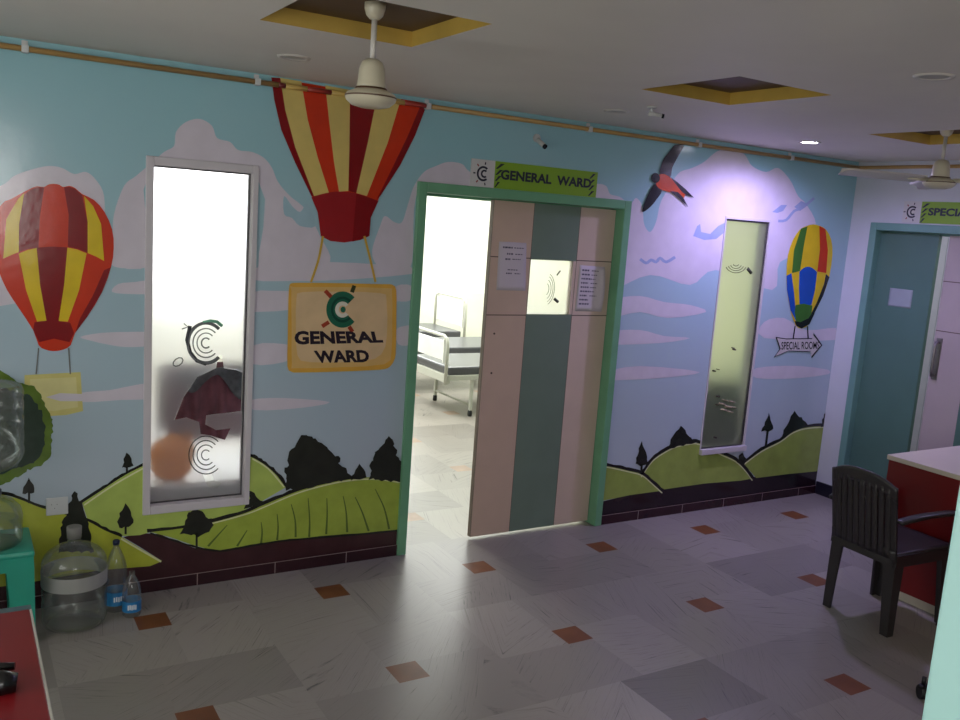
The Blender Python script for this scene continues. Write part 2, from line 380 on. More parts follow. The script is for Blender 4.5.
def field(a):
    a.area([(147,531),(165,529),(181,528),(212,521),(245,512),(262,505),(290,493),(310,486.5),(340,479.5),(370,477),(403,481),(402,529),(367,532.5),(319,536.5),(280,540),(255,544),(232,548),(220,550),(205,548),(190,544),(170,537)], 5)
    a.m(1)
    for p in ([(291,504),(295,520),(295.5,537)],[(308,498),(309.5,520),(309,537)],[(326.7,498),(327,515),(326,534)],[(343,496),(346,512),(347,532)],[(355,497),(362,512),(368.5,531)],[(375,489),(384,508),(389,529)],
              [(227,525),(217,536),(208,546)],[(247,530),(242,538),(237,546)],[(261,522),(262,532),(261,543)],[(277,514),(278,527),(277,540)]):
        a.stroke(p, 2.2, 6, 4, taper=True)
    a.m(2).stroke([(147,531),(181,527),(212,521),(245,511.5),(262,504),(290,492.5),(310,486),(340,479)], 2.6, 6, 4, 1.3)
    a.m(3).stroke([(185,529),(213,523),(246,514),(264,507),(291,495.5),(312,488.5),(342,481.5),(372,479),(401,482.5)], 1.3, 6)
    a.m(2).stroke([(150,533),(172,540),(192,546),(207,549.5),(222,551),(236,548.5),(256,545),(281,541),(320,537.5),(368,533.5),(401,530)], 1.5, 6, 4, .8)
art('painted_field', 'big striped green painted field left of the door', [fgreen, paint('furrow_green', (92, 112, 48)), outline, highl], field)
def lump(pts): return lambda a: a.area(pts, 7, 0)
def bump_outline(pts, amp=1.3, seed=1):
    rnd = random.Random(seed); out = []
    for (a, b) in zip(pts, pts[1:]+pts[:1]):
        n = max(2, int(math.hypot(b[0]-a[0], b[1]-a[1])/3))
        for k in range(n):
            t = k/n; out.append((a[0]+(b[0]-a[0])*t+rnd.uniform(-amp, amp), a[1]+(b[1]-a[1])*t+rnd.uniform(-amp, amp)))
    return out
TREES = [
 ('broad dark painted tree left of the door', [(285,490),(286,478),(284,468),(288,464),(287,456),(291,449),(296,443),(301,436),(306,434.5),(311,437),(316,438),(321,443),(327,446),(331,452),(334,456),(338,456),(341,459),(338,464),(345,467),(347,473),(353,478),(330,482),(310,488)], None),
 ('pointed dark painted tree beside the door frame', [(369,479),(371,470),(369,464),(373,460),(374,454),(377,450),(383,446),(386,440),(389,437),(392,440),(394,446),(396,450),(396,455),(399,458),(401,462),(403,482)], None),
 ('tiny dark painted bush between two trees', [(350,480),(355,470),(359,464),(363,468),(367,478)], None),
 ('small round painted tree with a stalk under the window', [(180,534),(185.5,524),(186,515),(190,511),(195,508),(199,511),(202.5,511),(206,516),(211,519),(212.5,525),(209,532),(203,533),(197,536),(190,534)], [(196.5,532),(196.5,549)]),
 ('tiny painted pine on the slope left of the window', [(126.7,453),(124,459),(121.7,468),(126,467),(133,466),(131,458)], [(126.8,466),(126.8,472)]),
 ('painted pine right of the water jar', [(125,502.5),(120,513),(117,522),(120,528),(124,527),(128,527.5),(133.7,523),(131.7,515),(130,508)], [(125.5,526),(125.5,534)]),
 ('large painted pine behind the water jar', [(74.5,490),(72.5,495),(71.7,500),(67.5,504),(67.5,513),(63,518),(60,535),(58,552),(94,552),(90,535),(87.5,520),(84,513),(83,502),(79,500),(76.7,493)], None),
 ('tiny painted pine left of the white switch plate', [(29,478),(24,487),(23,494),(28,493),(34,492.5),(33,485)], [(29,492),(29,503)]),
 ('dark painted bush at the window corner', [(244,508),(249,499),(249,490),(255,493),(257,498),(264,501),(262,505)], None),
 ('painted pine right of the door frame', [(641.7,441),(638,452),(635,464),(640,465.5),(648,463.5),(646,453)], [(641.5,464),(641,473)]),
 ('dark painted bush left of the right window', [(668,449),(670,440),(675,432),(680.7,426),(685,430),(688.5,436),(695,442.5),(680,446)], None),
 ('painted pine right of the right window', [(768.5,412.5),(765,422),(761.5,431),(767,431),(773.5,429.6),(771,420)], [(767.5,430),(765.5,446)]),
 ('large dark painted bush on the far right hill', [(781,438),(784,430),(787.5,423),(791,416),(795,410),(799,417),(803,419),(808,426),(795,430)], None),
 ('tiny dark painted bush between the right hills', [(737,462),(739,456),(742,453),(744,456),(747,461),(742,466)], None),
 ('dark painted bush at the room corner', [(821,427),(822,420),(824,414),(827,410),(829,426)], None)]
for i, (lb, cr, tk) in enumerate(TREES):
    def fn(a, cr=cr, tk=tk, i=i):
        a.area(bump_outline(cr, .8 if len(cr) < 12 else 1.2, i), 8)
        if tk: a.stroke(tk, 2.2, 8, 0)
    art('painted_tree', lb, dark, fn)
art('painted_tree', 'green painted leafy tree behind the water dispenser', [paint('leaf_green', (92, 118, 40), .35), paint('leaf_shadow_green', (42, 60, 48), .3)], lambda a: (
    a.area(bump_outline([(-70,352),(-40,352),(0,369),(8,376),(22,384),(35,386),(40,393),(45,405),(50,414),(53,420),(52,435),(52,450),(48,460),(40,466),(28,470),(15,478),(0,485),(-70,500)], 1.2, 4), 8),
    a.m(1).area(bump_outline([(-60,385),(-20,384),(10,390),(27,394),(36,402),(42,414),(45,425),(44,445),(41,456),(33,463),(22,466),(0,474),(-60,485)], 1.5, 9), 9)))
# hills right
art('painted_soil', 'dark painted earth below the right hills', paint('soil_black', (40, 28, 34), .2), lambda a: a.area([(596,503),(640,492),(662,488),(704,482),(741,479),(757,476.5),(788,472.5),(835,467),(835,492),(596,528)], 3))
hl = [('first green painted hill right of the door', [(596,464),(604,464.6),(615.6,467),(628.6,470),(641.7,473.4),(652,482),(662,490.6),(630,495),(596,502)], [(596,464),(604,464.3),(615.6,466.4),(628.6,469.4),(641.7,473),(652,481.5),(662,490.6)]),
      ('rounded green painted hill under the right window', [(641,475),(652,460),(665,450.5),(675.5,445.5),(688.5,442.9),(699,443),(720,453),(735.4,459.9),(746,470),(752,478.5),(741,480.5),(704,483.5),(662.5,489.5)], [(641,474.5),(652,459),(665,449.8),(675.5,444.8),(688.5,442),(699,442),(720,452),(735.4,459.2),(746,469.4),(752,478)]),
      ('green painted hill reaching the right corner', [(743,463),(761.5,449.5),(779.7,440.5),(792.7,431.2),(808,426.5),(835,425),(835,468.5),(818.7,471),(787.5,474),(756,478)], [(743,462.5),(761.5,449),(779.7,439.8),(792.7,430.5),(808,425.8),(835,424.5)])]
for lb, ar, st in hl:
    art('painted_hill', lb, [rgreen, outline, highl], lambda a: (a.area(ar, 5), a.m(1).stroke(st, 2.4, 7, 4, 1.2), a.m(2).stroke([(x, y+2.4) for x, y in st], 1.1, 6, 4)))
# left balloon
def balloon_left(a):
    a.m(0).area(smooth([(0,206),(11,199),(23.5,192),(30.7,188.5),(37,186.2),(44,187),(48,184.6),(53,183.8),(59,184.6),(63,187),(69,185.8),(75,188),(82,194),(94,200),(104.7,212.4),(112,229.6),(113.6,247.6),(111,266.7),(102,292),(87,317),(75,333),(70.5,345),(63,349.6),(53,351),(45,349.4),(38.5,345),(33,330),(18,307),(7,290),(-1,272),(-5,255),(-5,236)], 2), 10)
    a.m(2).area([(24,193),(18,199),(6.3,219),(3.2,258.5),(10,255.5),(18.6,252),(19,224)], 12)
    a.m(1).area([(44,187.4),(37,187),(30.7,189.5),(24,195),(19,224),(18.6,252),(28,249),(38.3,247.6),(39.7,217)], 11)
    a.m(1).area([(64,187.4),(69,186.8),(75,189),(82,195),(87.5,222),(87.5,253),(78,249),(67.7,246.7),(68.6,215)], 11)
    a.m(2).area([(84,196),(93,206),(101,224),(104,261),(96,256.5),(87.5,253),(87.5,222)], 12)
    a.m(2).area([(18.6,253.5),(28,249.8),(36.6,248),(40,285),(46.4,320.5),(37,321.5),(26,290)], 11)
    a.m(1).area([(36.6,247.6),(52,246.6),(67.3,247.2),(64,285),(58.6,321),(46.4,320.5),(40,285)], 11)
    a.m(2).area([(67.3,247.6),(77,249.4),(86.5,253.3),(79,290),(67.7,321.5),(58.4,321),(64,285)], 11)
    a.m(1).area([(111,267),(102,292),(87,317),(75,333),(80,318),(93,295),(104,270)], 11)
    a.m(1).area([(34.5,322),(52,319.8),(70,322.5),(74,333),(69.5,342),(54,338.5),(39,342),(33,330)], 12)
    a.m(3).stroke([(38.5,348),(36,374)], 1.3, 12, 0); a.stroke([(68.5,348),(70.2,374)], 1.3, 12, 0)
art('painted_balloon', 'red and yellow painted hot air balloon at the left end', [red, maroon, yellow, ropec], balloon_left)
art('painted_signboard', 'blank pale yellow painted sign under the left balloon', [paint('sign_pale_yellow', (214, 204, 128)), paint('sign_light', (222, 214, 150)), cloud], lambda a: (
    a.area([(24.5,375),(80.5,372),(83,411),(66,415),(50,416),(24,414)], 4), a.m(1).area([(30,379),(76,377),(78,407),(54,411),(30,409)], 5),
    a.m(2).area([(46,397),(60,393),(84,394),(83.5,401),(60,401)], 6)))
# centre balloon
def balloon_mid(a):
    a.m(0).area([(271,77.5),(274,100),(281,130),(295,162.5),(310,192.5),(317.5,212.5),(320.5,236),(330,241),(344,242.5),(360,240),(369,236),(370.5,217.5),(380,195),(400,165),(415,135),(424,110),(427,103.5)], 10)
    a.m(1)
    a.area([(280,78),(301,81.5),(307.5,120),(317.5,157.5),(328.7,193),(313.7,196),(295,147.5),(285,110)], 11)
    a.area([(325,85.5),(350,90),(349.5,105),(349,150),(348,191),(338.7,191.6),(333.7,162.5),(328.7,120)], 11)
    a.area([(378,95.5),(401,99.2),(398.7,105),(387.5,142.5),(366.5,196),(356,193),(367.5,142.5),(375,105)], 11)
    a.m(2).area([(350,90),(378,95.5),(375,105),(367.5,142.5),(356,193),(348,191),(349,150)], 11)
    a.area([(271,77.5),(280,78),(285,110),(295,147.5),(313.7,196),(311,196),(295,163),(281,130),(274,100)], 11)
    a.area([(427,103.5),(420,106),(407,137),(390,172),(376,200),(380,196),(400,165),(415,135)], 11)
    a.m(3).area(smooth([(311,197),(326,193),(340,191.5),(354,193),(366,196.5),(378,201)], 3, False)+[(370.5,217.5),(369,236),(360,240),(344,242.5),(330,241),(320.5,236),(317.5,212.5)], 12)
    a.m(2).area([(356,193.5),(366,196.5),(378,201),(370.5,217.5),(369,236),(360,240),(352,241.5)], 13)
    a.m(4).stroke([(322.5,236),(318,260),(310.5,282)], 2.2, 14, 3); a.stroke([(364,236),(370,260),(375,282)], 2.2, 14, 3)
art('painted_balloon', 'large striped painted hot air balloon above the ward sign', [red, cream, maroon, paint('balloon_skirt_red', (158, 30, 34)), ropey], balloon_mid)
sign = art('painted_signboard', 'orange edged painted signboard hanging below the striped balloon', [paint('sign_orange_edge', (224, 172, 72)), paint('sign_peach', (222, 192, 148)), paint('sign_amber', (222, 182, 112))], lambda a: (
    a.area(smooth([(289,286),(291,283.2),(300,282.6),(340,283),(383,284),(392,284.6),(395.8,290),(396,310),(395.6,345),(394.6,358),(390,366),(384,369),(372,370),(341,371.4),(300,372.4),(291,371.6),(287,366),(287.3,340),(288,300)], 2), 14),
    a.m(2).area(smooth([(291,290),(294,287),(340,287),(386,288),(391.5,292),(391.8,320),(391,352),(384,364),(341,367),(296,368),(291.5,364),(291.3,330)], 2), 15),
    a.m(1).area(smooth([(296,298),(302,292),(340,291.5),(380,293),(386,300),(386.5,335),(381,354),(362,361),(310,362),(297,355),(295.5,325)], 2), 16)))
# text helper ----------------------------------------------------------------
def text_mesh(s, bold=0.0):
    cu = bpy.data.curves.new('t', 'FONT'); cu.body = s; cu.offset = bold; cu.resolution_u = 3
    ob = bpy.data.objects.new('t', cu); C.objects.link(ob); bpy.context.view_layer.update()
    ev = ob.evaluated_get(bpy.context.evaluated_depsgraph_get()); me = ev.to_mesh()
    V = [tuple(v.co) for v in me.vertices]; Fc = [tuple(p.vertices) for p in me.polygons]
    ev.to_mesh_clear(); bpy.data.objects.remove(ob); bpy.data.curves.remove(cu)
    x0 = min(v[0] for v in V); x1 = max(v[0] for v in V); y0 = min(v[1] for v in V); y1 = max(v[1] for v in V)
    return [((v[0]-x0)/(x1-x0), (v[1]-y0)/(y1-y0)) for v in V], Fc
def put_text(mb, s, fn, bold=0.02, arc=None):
    V, Fc = text_mesh(s, bold)
    vs = [mb.bm.verts.new(fn(u, v)) for u, v in V]
    for q in Fc:
        try: mb.bm.faces.new([vs[i] for i in q]).material_index = mb.mi
        except ValueError: pass
def quad(bl, br, tl, tr, f):
    return lambda u, v: f((bl[0]*(1-u)+br[0]*u)*(1-v)+(tl[0]*(1-u)+tr[0]*u)*v, (bl[1]*(1-u)+br[1]*u)*(1-v)+(tl[1]*(1-u)+tr[1]*u)*v)
a = Art()
put_text(a, 'GENERAL', quad((294,344.6),(383,342.5),(294,330.6),(380,331.2), lambda x, y: W(x, y, 18)), .045)
put_text(a, 'WARD', quad((316,362.8),(369,362),(313,350.4),(368,349.6), lambda x, y: W(x, y, 18)), .045)
prop(a.build('lettering', paint('letter_navy', (44, 34, 44)), sign), 'dark hand painted words')
def emblem(a):
    a.m(0).disc(342, 309.4, 16.2, 18.2, 17, 42, 318, .44)
    a.m(1).disc(342, 309.4, 11.5, 13, 18, 42, 318, .8)
    a.m(2).disc(342, 309.4, 7.4, 8, 18, 40, 320, .52); a.m(0).disc(342.6, 309.4, 2.6, 3, 18)
    for (x, y, dx, dy, mi) in ((327.7,293.7,3,3.2,3),(352.6,288.8,-1.2,3.4,4),(325,324,-3.4,2.2,3),(350.3,329,1.8,2.6,3)):
        a.m(mi).stroke([(x-dx, y-dy), (x+dx, y+dy)], 4, 18, 0)
a = Art(); emblem(a)
prop(a.build('emblem', [paint('emblem_green', (36, 104, 78)), paint('emblem_dark_green', (24, 74, 58)), paint('emblem_white', (226, 222, 206)), paint('emblem_rust', (160, 62, 40)), paint('emblem_olive', (58, 62, 34))], sign), 'green letter C emblem with short rays')
# swallow
def swallow(a):
    a.m(0).area(smooth([(674,145),(682.5,144.8),(681,150),(677,157),(671.5,167.5),(669,177.5),(659,174),(660,166),(663,158.5),(669,151)], 3), 20)
    a.area(smooth([(655.6,183),(661,190.6),(656,199),(650,206.4),(642,212.2),(642.6,206),(646.5,196),(651,187.5)], 3), 20)
    a.m(1).area(smooth([(656.5,176),(663,174),(670,178),(677.5,185),(684,191.5),(682.5,198.5),(677,193),(669,192),(661,190),(655.5,185)], 3), 21)
    a.m(0).disc(654.6, 178, 4.4, 5, 22)
    a.area([(669,176.6),(677,182.5),(685,189.5),(693,197.6),(685,195),(681,192)], 22); a.area([(669,191),(677,192),(682,197),(687.2,207),(679,199)], 22)
art('painted_bird', 'orange bellied painted swallow with black wings', [paint('bird_black', (22, 18, 26)), paint('bird_orange', (214, 82, 40))], swallow)
# right balloon
def balloon_right(a):
    a.m(0).area(smooth([(812.5,224.3),(820,226),(826,230),(831,240),(832,255),(829,276),(822.5,296),(814,313),(809,324),(801,328.4),(795,325),(790,310),(786.5,290),(786,272.5),(787.5,255),(792.5,240),(799,230),(805,226.4)], 2), 10)
    a.m(1).area([(800.5,228.6),(807,226.4),(803.5,245),(799.5,271),(791.5,273),(793.5,250)], 11)
    a.m(2).area([(818.8,225.8),(825,229.2),(827.4,250),(825.8,273),(816.8,271.5),(819.4,250)], 11)
    a.m(3).area([(786,276),(791,273),(793.5,292),(795,309),(796,322),(790,310),(786.5,290)], 11)
    a.area(smooth([(799,271.6),(803,268),(807.5,266.6),(812,268),(816.6,272)], 2, False)+[(814.5,290),(811,305),(799,304),(798.5,288)], 11)
    a.m(4).area([(829,277),(825.5,274),(823.5,284),(816,303),(811,313),(809,324),(814,313),(822.5,296)], 11)
    a.m(1).area([(795,305),(803,303.5),(812,305.5),(811,313),(808,321),(796,324),(794,312)], 12)
    a.m(4).area([(794,321),(800,322),(808,318),(812,312),(814,313.5),(809,324),(801,328.4),(796,326)], 13)
    a.m(4).stroke([(794.5,326),(792.6,339)], 1.2, 13, 0); a.stroke([(807,326),(807.6,339)], 1.2, 13, 0)
art('painted_balloon', 'slim multicoloured painted hot air balloon near the corner', [yellow, paint('balloon_green', (64, 116, 44)), red, paint('balloon_blue', (30, 82, 176)), paint('balloon_black', (22, 22, 26))], balloon_right)
AR = [(775,336.7),(785,338.4),(812.5,338),(813,332.6),(821.8,345),(811,358.2),(811,352),(787.5,351),(773,357.5),(779,349)]
def grow(p, k):
    cx = sum(q[0] for q in p)/len(p); cy = sum(q[1] for q in p)/len(p)
    return [(cx+(x-cx)*(1-k*1.0), cy+(y-cy)*(1-k*1.9)) for x, y in p]
arrow = art('painted_signboard', 'pale painted arrow board under the slim balloon', [outline, paint('arrow_grey', (204, 196, 196))], lambda a: (a.area(AR, 14), a.m(1).area(grow(AR, .06), 15)))
a = Art(); put_text(a, 'SPECIAL ROOMS', quad((780.6,349.6),(818.6,348.8),(780.8,341.8),(818.6,341.4), lambda x, y: W(x, y, 16)), .01)
prop(a.build('lettering', outline, arrow), 'black hand painted words')

# ------------------------------------------------------------------ skirting tiles
sk = mat('maroon_skirting_tile', (52, 28, 34), .12, .2, 5); joint_glint = mat('pale_joint_and_glint', (150, 128, 126), .6)
def skirting(name, x0, x1):
    mb = MB().box(x0, x1, D-.012, D+.002, 0, .062)
    mb.m(1).box(x0, x1, D-.0125, D-.010, .062, .0645)  # pale strip paints the highlight along the skirting's top edge
    x = x0+.32
    while x < x1-.05:
        mb.box(x, x+.004, D-.0127, D-.011, 0, .062); x += .405
    structure(mb.build(name, [sk, joint_glint]))
skirting('baseboard_back', XL, DOOR[0]); skirting('baseboard_back', DOOR[1], XR)
structure(MB().box(XR-.012, XR, D2[1], D-.012, 0, .1).build('baseboard_right', mat('dark_blue_skirting', (30, 30, 44), .3)))

# ------------------------------------------------------------------ door 1: green frame, striped leaf
greenp = mat('green_door_enamel', (112, 168, 130), .28, .06, 8); greenleaf = mat('sage_green_laminate', (116, 134, 118), .35, .05); beige = mat('beige_laminate', (206, 180, 158), .35, .04); beige2 = mat('pale_beige_laminate', (210, 188, 170), .35, .04)
groove = mat('groove_brown', (96, 80, 70), .5)
def door_frame(name, parent, u0, u1, z1, w, p0, p1, axis=1, mm=greenp):
    mb = MB()
    for (a, b, c, d) in ((u0, u0+w, 0, z1), (u1-w, u1, 0, z1), (u0+w, u1-w, z1-w, z1)):
        for (q0, q1, sh) in ((p0, p1, 0), ):
            if axis == 1: mb.box(a, b, q0, q1, c, d, .006)
            else: mb.box(q0, q1, a, b, c, d, .006)
    # rebate strip behind the face
    for (a, b, c, d) in ((u0+w, u0+w+.016, 0, z1-w), (u1-w-.016, u1-w, 0, z1-w), (u0+w, u1-w, z1-w-.016, z1-w)):
        m0 = p1-.028 if p1 > p0 else p1+.028
        if axis == 1: mb.box(a, b, m0, p1, c, d)
        else: mb.box(m0, p1, a, b, c, d)
    return mb.build(name, mm, parent)
door1 = structure(thing('door_1', (2.9, D, 0), 'green framed ward door with a beige and green striped leaf', None))
door_frame('door_frame', door1, DOOR[0], DOOR[1], DOOR[3], .055, D-.022, D+.125)
LY = 4.398
def leaf1():
    x0, x1, z0, z1 = 2.702, 3.600, .018, 2.052; hx0, hx1, hz0, hz1 = 2.986, 3.302, 1.392, 1.722
    t = .034
    cols = [(x0, 2.982, 0), (2.982, 3.325, 1), (3.325, 3.60, 2)]
    mb = MB()
    for a, b, k in cols:
        mb.m(k)
        if k == 1:
            mb.box(a, b, LY, LY+t, z0, hz0); mb.box(a, b, LY, LY+t, hz1, z1)
            mb.m(2).box(hx1, b, LY, LY+t, hz0, hz1); mb.m(0).box(a, hx0, LY, LY+t, hz0, hz1)
        else: mb.box(a, b, LY, LY+t, z0, z1)
    mb.m(3)
    for z in (hz0-.006, hz1+.006):
        mb.box(x0, 2.982, LY-.0008, LY+.001, z-.003, z+.003); mb.box(3.325, x1, LY-.0008, LY+.001, z-.003, z+.003)
    for x in (2.982, 3.325): mb.box(x-.0015, x+.0015, LY-.0006, LY+.001, z0, z1)
    mb.m(4).box(x0-.003, x0, LY, LY+t, z0, z1)
    o = mb.build('door_leaf', [beige, greenleaf, beige2, groove, mat('leaf_edge_grey', (120, 104, 92), .5)], door1)
    MB().box(hx0, hx1, LY+.008, LY+.013, hz0, hz1).build('vision_pane', frosted('frosted_leaf_glass', (.97, .97, .93, 1), .5), o)
    mb = MB(); c = Vector((3.115, LY+.006, 1.545))
    def ring(r, a0, a1, w, cx=0, cz=0):
        P = [(c[0]+cx+r*math.cos(math.radians(a0+(a1-a0)*i/20))*.8, c[1], c[2]+cz+r*math.sin(math.radians(a0+(a1-a0)*i/20))*1.2) for i in range(21)]
        mb.tube(P, w, 6)
    for r in (.03, .05, .068, .082): ring(r, -68, 68, .0016)
    mb.tube([(3.19, c[1], 1.632), (3.213, c[1], 1.66)], .004, 6); mb.m(1).tube([(3.185, c[1], 1.488), (3.215, c[1], 1.468)], .009, 6)
    mb.build('etched_emblem', [mat('etched_grey', (128, 128, 118), .6), mat('etched_dark', (60, 60, 54), .6)], o)
    mb = MB()
    for z in (1.275, 1.037): mb.lathe([(.006, 0), (.006, .003)], (0, 0, 0), 10)
    bmesh.ops.rotate(mb.bm, cent=(0,0,0), matrix=Matrix.Rotation(math.pi/2, 3, 'X'), verts=mb.bm.verts)
    vs = list(mb.bm.verts)
    bmesh.ops.translate(mb.bm, vec=(2.765, LY, 1.275), verts=vs[:len(vs)//2]); bmesh.ops.translate(mb.bm, vec=(2.765, LY, 1.037), verts=vs[len(vs)//2:])
    mb.build('screw_hole', mat('hole_dark', (70, 50, 42), .7), o)
leaf1()
paperm = mat('white_paper', (206, 196, 200), .7, .02); ink = mat('ink_grey', (92, 84, 100), .7)
def notice(name, label, corners, lines, curl=0, seed=1, axis=1, pv=LY, pm=paperm):
    """paper sheet: corners are (u,z) TL TR BR BL on the leaf plane"""
    root = thing(name, (corners[3][0], pv, corners[3][1]) if axis == 1 else (pv, corners[3][0], corners[3][1]), label, 'notice', 'paper notices on the doors')
    tl, tr, br, bl = corners
    def P(u, v, off):
        a = bl[0]*(1-u)*(1-v)+br[0]*u*(1-v)+tl[0]*(1-u)*v+tr[0]*u*v; z = bl[1]*(1-u)*(1-v)+br[1]*u*(1-v)+tl[1]*(1-u)*v+tr[1]*u*v
        lift = .0012+off+curl*max(0, u-.7)**2*(.3+v*(1-v)*3)
        return (a, pv-lift, z) if axis == 1 else (pv-lift, a, z)
    s = MB().grid(lambda u, v: P(u, v, 0), 10, 10).build('sheet', pm, root); solidify(s, .0006)
    rnd = random.Random(seed); mb = MB()
    for (u0, u1, v, h) in lines:
        u = u0
        while u < u1:
            w = rnd.uniform(.05, .1); e = min(u+w, u1)
            mb.f([P(u, v, .0008), P(e, v, .0008), P(e, v+h, .0008), P(u, v+h, .0008)]); u = e+.02
    if lines: mb.build('printed_lines', ink, root)
    return root
notice('paper_notice', 'white paper notice nearest the open edge of the striped door leaf', [(2.752,1.817),(2.944,1.817),(2.962,1.532),(2.757,1.534)], [(.15,.5,.87,.035),(.55,.9,.875,.02),(.3,.52,.74,.035),(.6,.88,.745,.02),(.25,.45,.63,.035),(.5,.8,.64,.02),(.35,.7,.42,.02),(.3,.5,.34,.03),(.6,.8,.345,.02)])
notice('paper_notice', 'white paper notice with a text list right of the vision pane', [(3.352,1.700),(3.545,1.695),(3.550,1.412),(3.345,1.414)], [(.12,.4+.06*(i % 3),.88-.092*i,.035) for i in range(9)]+[(.5,.78-.05*(i % 3),.885-.092*i,.02) for i in range(7)], .25, 5)

# ------------------------------------------------------------------ windows of the mural wall
wframe = mat('white_window_paint', (204, 198, 202), .3, .03); gasket = mat('dark_gasket', (70, 66, 70), .4)
def frame_box(mb, o, i, y0, y1, bev=.004):
    mb.box(o[0], i[0], y0, y1, o[2], o[3], bev); mb.box(i[1], o[1], y0, y1, o[2], o[3], bev)
    mb.box(i[0], i[1], y0, y1, o[2], i[2], bev); mb.box(i[0], i[1], y0, y1, i[3], o[3], bev)
def film(name, outer, holes, y, mm, parent, t=.004):
    bm = bmesh.new(); es = []
    for lp in [outer]+holes:
        vs = [bm.verts.new((u, y, z)) for u, z in lp]
        es += [bm.edges.new((vs[k], vs[(k+1) % len(vs)])) for k in range(len(vs))]
    bmesh.ops.triangle_fill(bm, edges=es, use_beauty=True)
    mb = MB(); mb.bm.free(); mb.bm = bm; mb.mi = 0
    o = mb.build(name, mm, parent); solidify(o, t, 0); return o
GY = D+.045
win1 = structure(thing('window_1', (1.05, D, .4), 'narrow frosted window with a white frame left of the ward door', None))
mb = MB(); frame_box(mb, W1, W1I, D-.012, D+.09); fr = mb.build('window_frame', wframe, win1)
mb = MB(); I2 = (W1I[0]+.005, W1I[1]-.005, W1I[2]+.005, W1I[3]-.007); frame_box(mb, W1I, I2, GY-.012, GY+.012, 0); mb.build('gasket', gasket, fr)
def G(x, y): p = pl(x, y, 1, GY); return (p[0], p[2])
hole1 = [(183.6,397),(197,377),(208,372),(216,368),(218,356),(222,355),(224,368),(236,370),(245.5,374),(245.5,403),(242,411),(229,413),(217,414),(206.5,415.5),(205.5,424.5),(216,430),(231,428),(225,440),(212,436),(200.5,434),(199,422),(186.7,417.5),(174.5,420)]
hole2 = [(202,473),(212,470),(214,480),(222,483),(218,488),(208,487)]
fro = frosted('frosted_window_film', (.95, .94, .97, 1), .32)
pane1 = film('window_pane', [(I2[0], I2[2]), (I2[1], I2[2]), (I2[1], I2[3]), (I2[0], I2[3])], [[G(*p) for p in hole1], [G(*p) for p in hole2]], GY, fro, win1)
etch = mat('etched_line_grey', (120, 122, 124), .6); etchg = mat('etched_line_green', (120, 190, 160), .6); etchd = mat('etched_line_dark', (70, 72, 76), .6)
def logo_etch(cx, cy, k, rings, mats, parent, y, rays=True, flip=1, conv=None, a0=45, a1=315):
    mb = MB(); cv = conv or (lambda x, yy: pl(x, yy, 1, y))
    for r, w, mi in rings:
        mb.m(mi); P = [cv(cx+flip*r*math.cos(math.radians(a0+(a1-a0)*i/28))*k, cy-r*math.sin(math.radians(a0+(a1-a0)*i/28))) for i in range(29)]
        mb.tube(P, w, 6)
    return mb
mb = logo_etch(206, 343, .9, [(20, .009, 0), (14.5, .0035, 0), (10, .003, 0), (5, .004, 0)], None, win1, GY-.005)
mb.m(1).tube([pl(x, y, 1, GY-.005) for x, y in ((203,322.5),(210,320.8),(217,321.8),(222,326))], .008, 6)
mb.m(0).tube([pl(x, y, 1, GY-.005) for x, y in ((184,323.5),(188,327),(182,329))], .003, 6)
mb.tube([pl(178+0+5*math.cos(t*.7), 362-4*math.sin(t*.7)-1.8*math.cos(t*.7), 1, GY-.005) for t in range(10)], .003, 6)
mb.m(2).tube([pl(x, y, 1, GY-.005) for x, y in ((190,326),(187,340),(190,352),(197,361),(206,364))], .009, 6)
mb.build('etched_emblem', [etch, etchg, etchd], pane1)
mb = logo_etch(206, 455, .9, [(19, .003, 0), (14.5, .0028, 0), (10, .003, 0), (5, .0028, 0)], None, win1, GY-.005)
mb.build('etched_emblem', [etchd], pane1)
GY2 = D+.016
win2 = structure(thing('window_2', (4.72, D, .4), 'narrow frosted window between the swallow and the slim balloon', None))
mb = MB(); frame_box(mb, W2, W2I, D-.006, D+.09, .002); mb.box(W2I[0]-.012, W2I[1]+.012, D-.03, D+.02, W2[2]-.012, W2I[2], .003); fr = mb.build('window_frame', wframe, win2)
I2 = (W2I[0]+.003, W2I[1]-.006, W2I[2]+.003, W2I[3]-.012); mb = MB(); frame_box(mb, W2I, I2, D+.004, GY2+.008, 0); mb.build('gasket', gasket, fr)
pane2 = film('window_pane', [(I2[0], I2[2]), (I2[1], I2[2]), (I2[1], I2[3]), (I2[0], I2[3])], [], GY2, frosted('dimmed_yellowish_film', (.56, .60, .47, 1), .42), win2)  # greenish tint, also darkened to stand for the dimmer ward light behind
cv = lambda x, y: pl(x, y, 1, GY2-.004)
mb = MB()
for i, r in enumerate((4, 8, 11.5, 15)):
    mb.tube([cv(736+r*.72*math.cos(math.radians(a)), 263.5+r*.62*math.sin(math.radians(a))) for a in range(25, 160, 12)], .003, 6)
mb.m(1).tube([cv(747.5, 268.5), cv(751, 273)], .012, 6)
mb.build('etched_emblem', [mat('etched_olive', (118, 122, 96), .6), mat('etched_olive_dark', (70, 72, 58), .6)], pane2)
mb = MB()
for x, y, w in ((734,349,.006),(733,347.5,.004),(714,370.5,.006),(718,369,.003),(718,396,.007),(717,404,.006),(715,437,.006)):
    mb.tube([cv(x-1.5, y), cv(x+1.5, y+.8)], w, 6)
mb.build('scuff_mark', mat('scuff_brown', (74, 66, 52), .7), pane2)
mb = MB()
for x, y, w in ((722,403,.006),(728,406,.008),(732,401,.005),(724,409,.006),(730,411,.005),(725,399.5,.004),(733,406.5,.004)):
    mb.tube([cv(x-3, y), cv(x+3, y+1.5)], w, 6)
mb.build('peeled_patch', mat('peeled_pinkish', (176, 158, 132), .7), pane2)

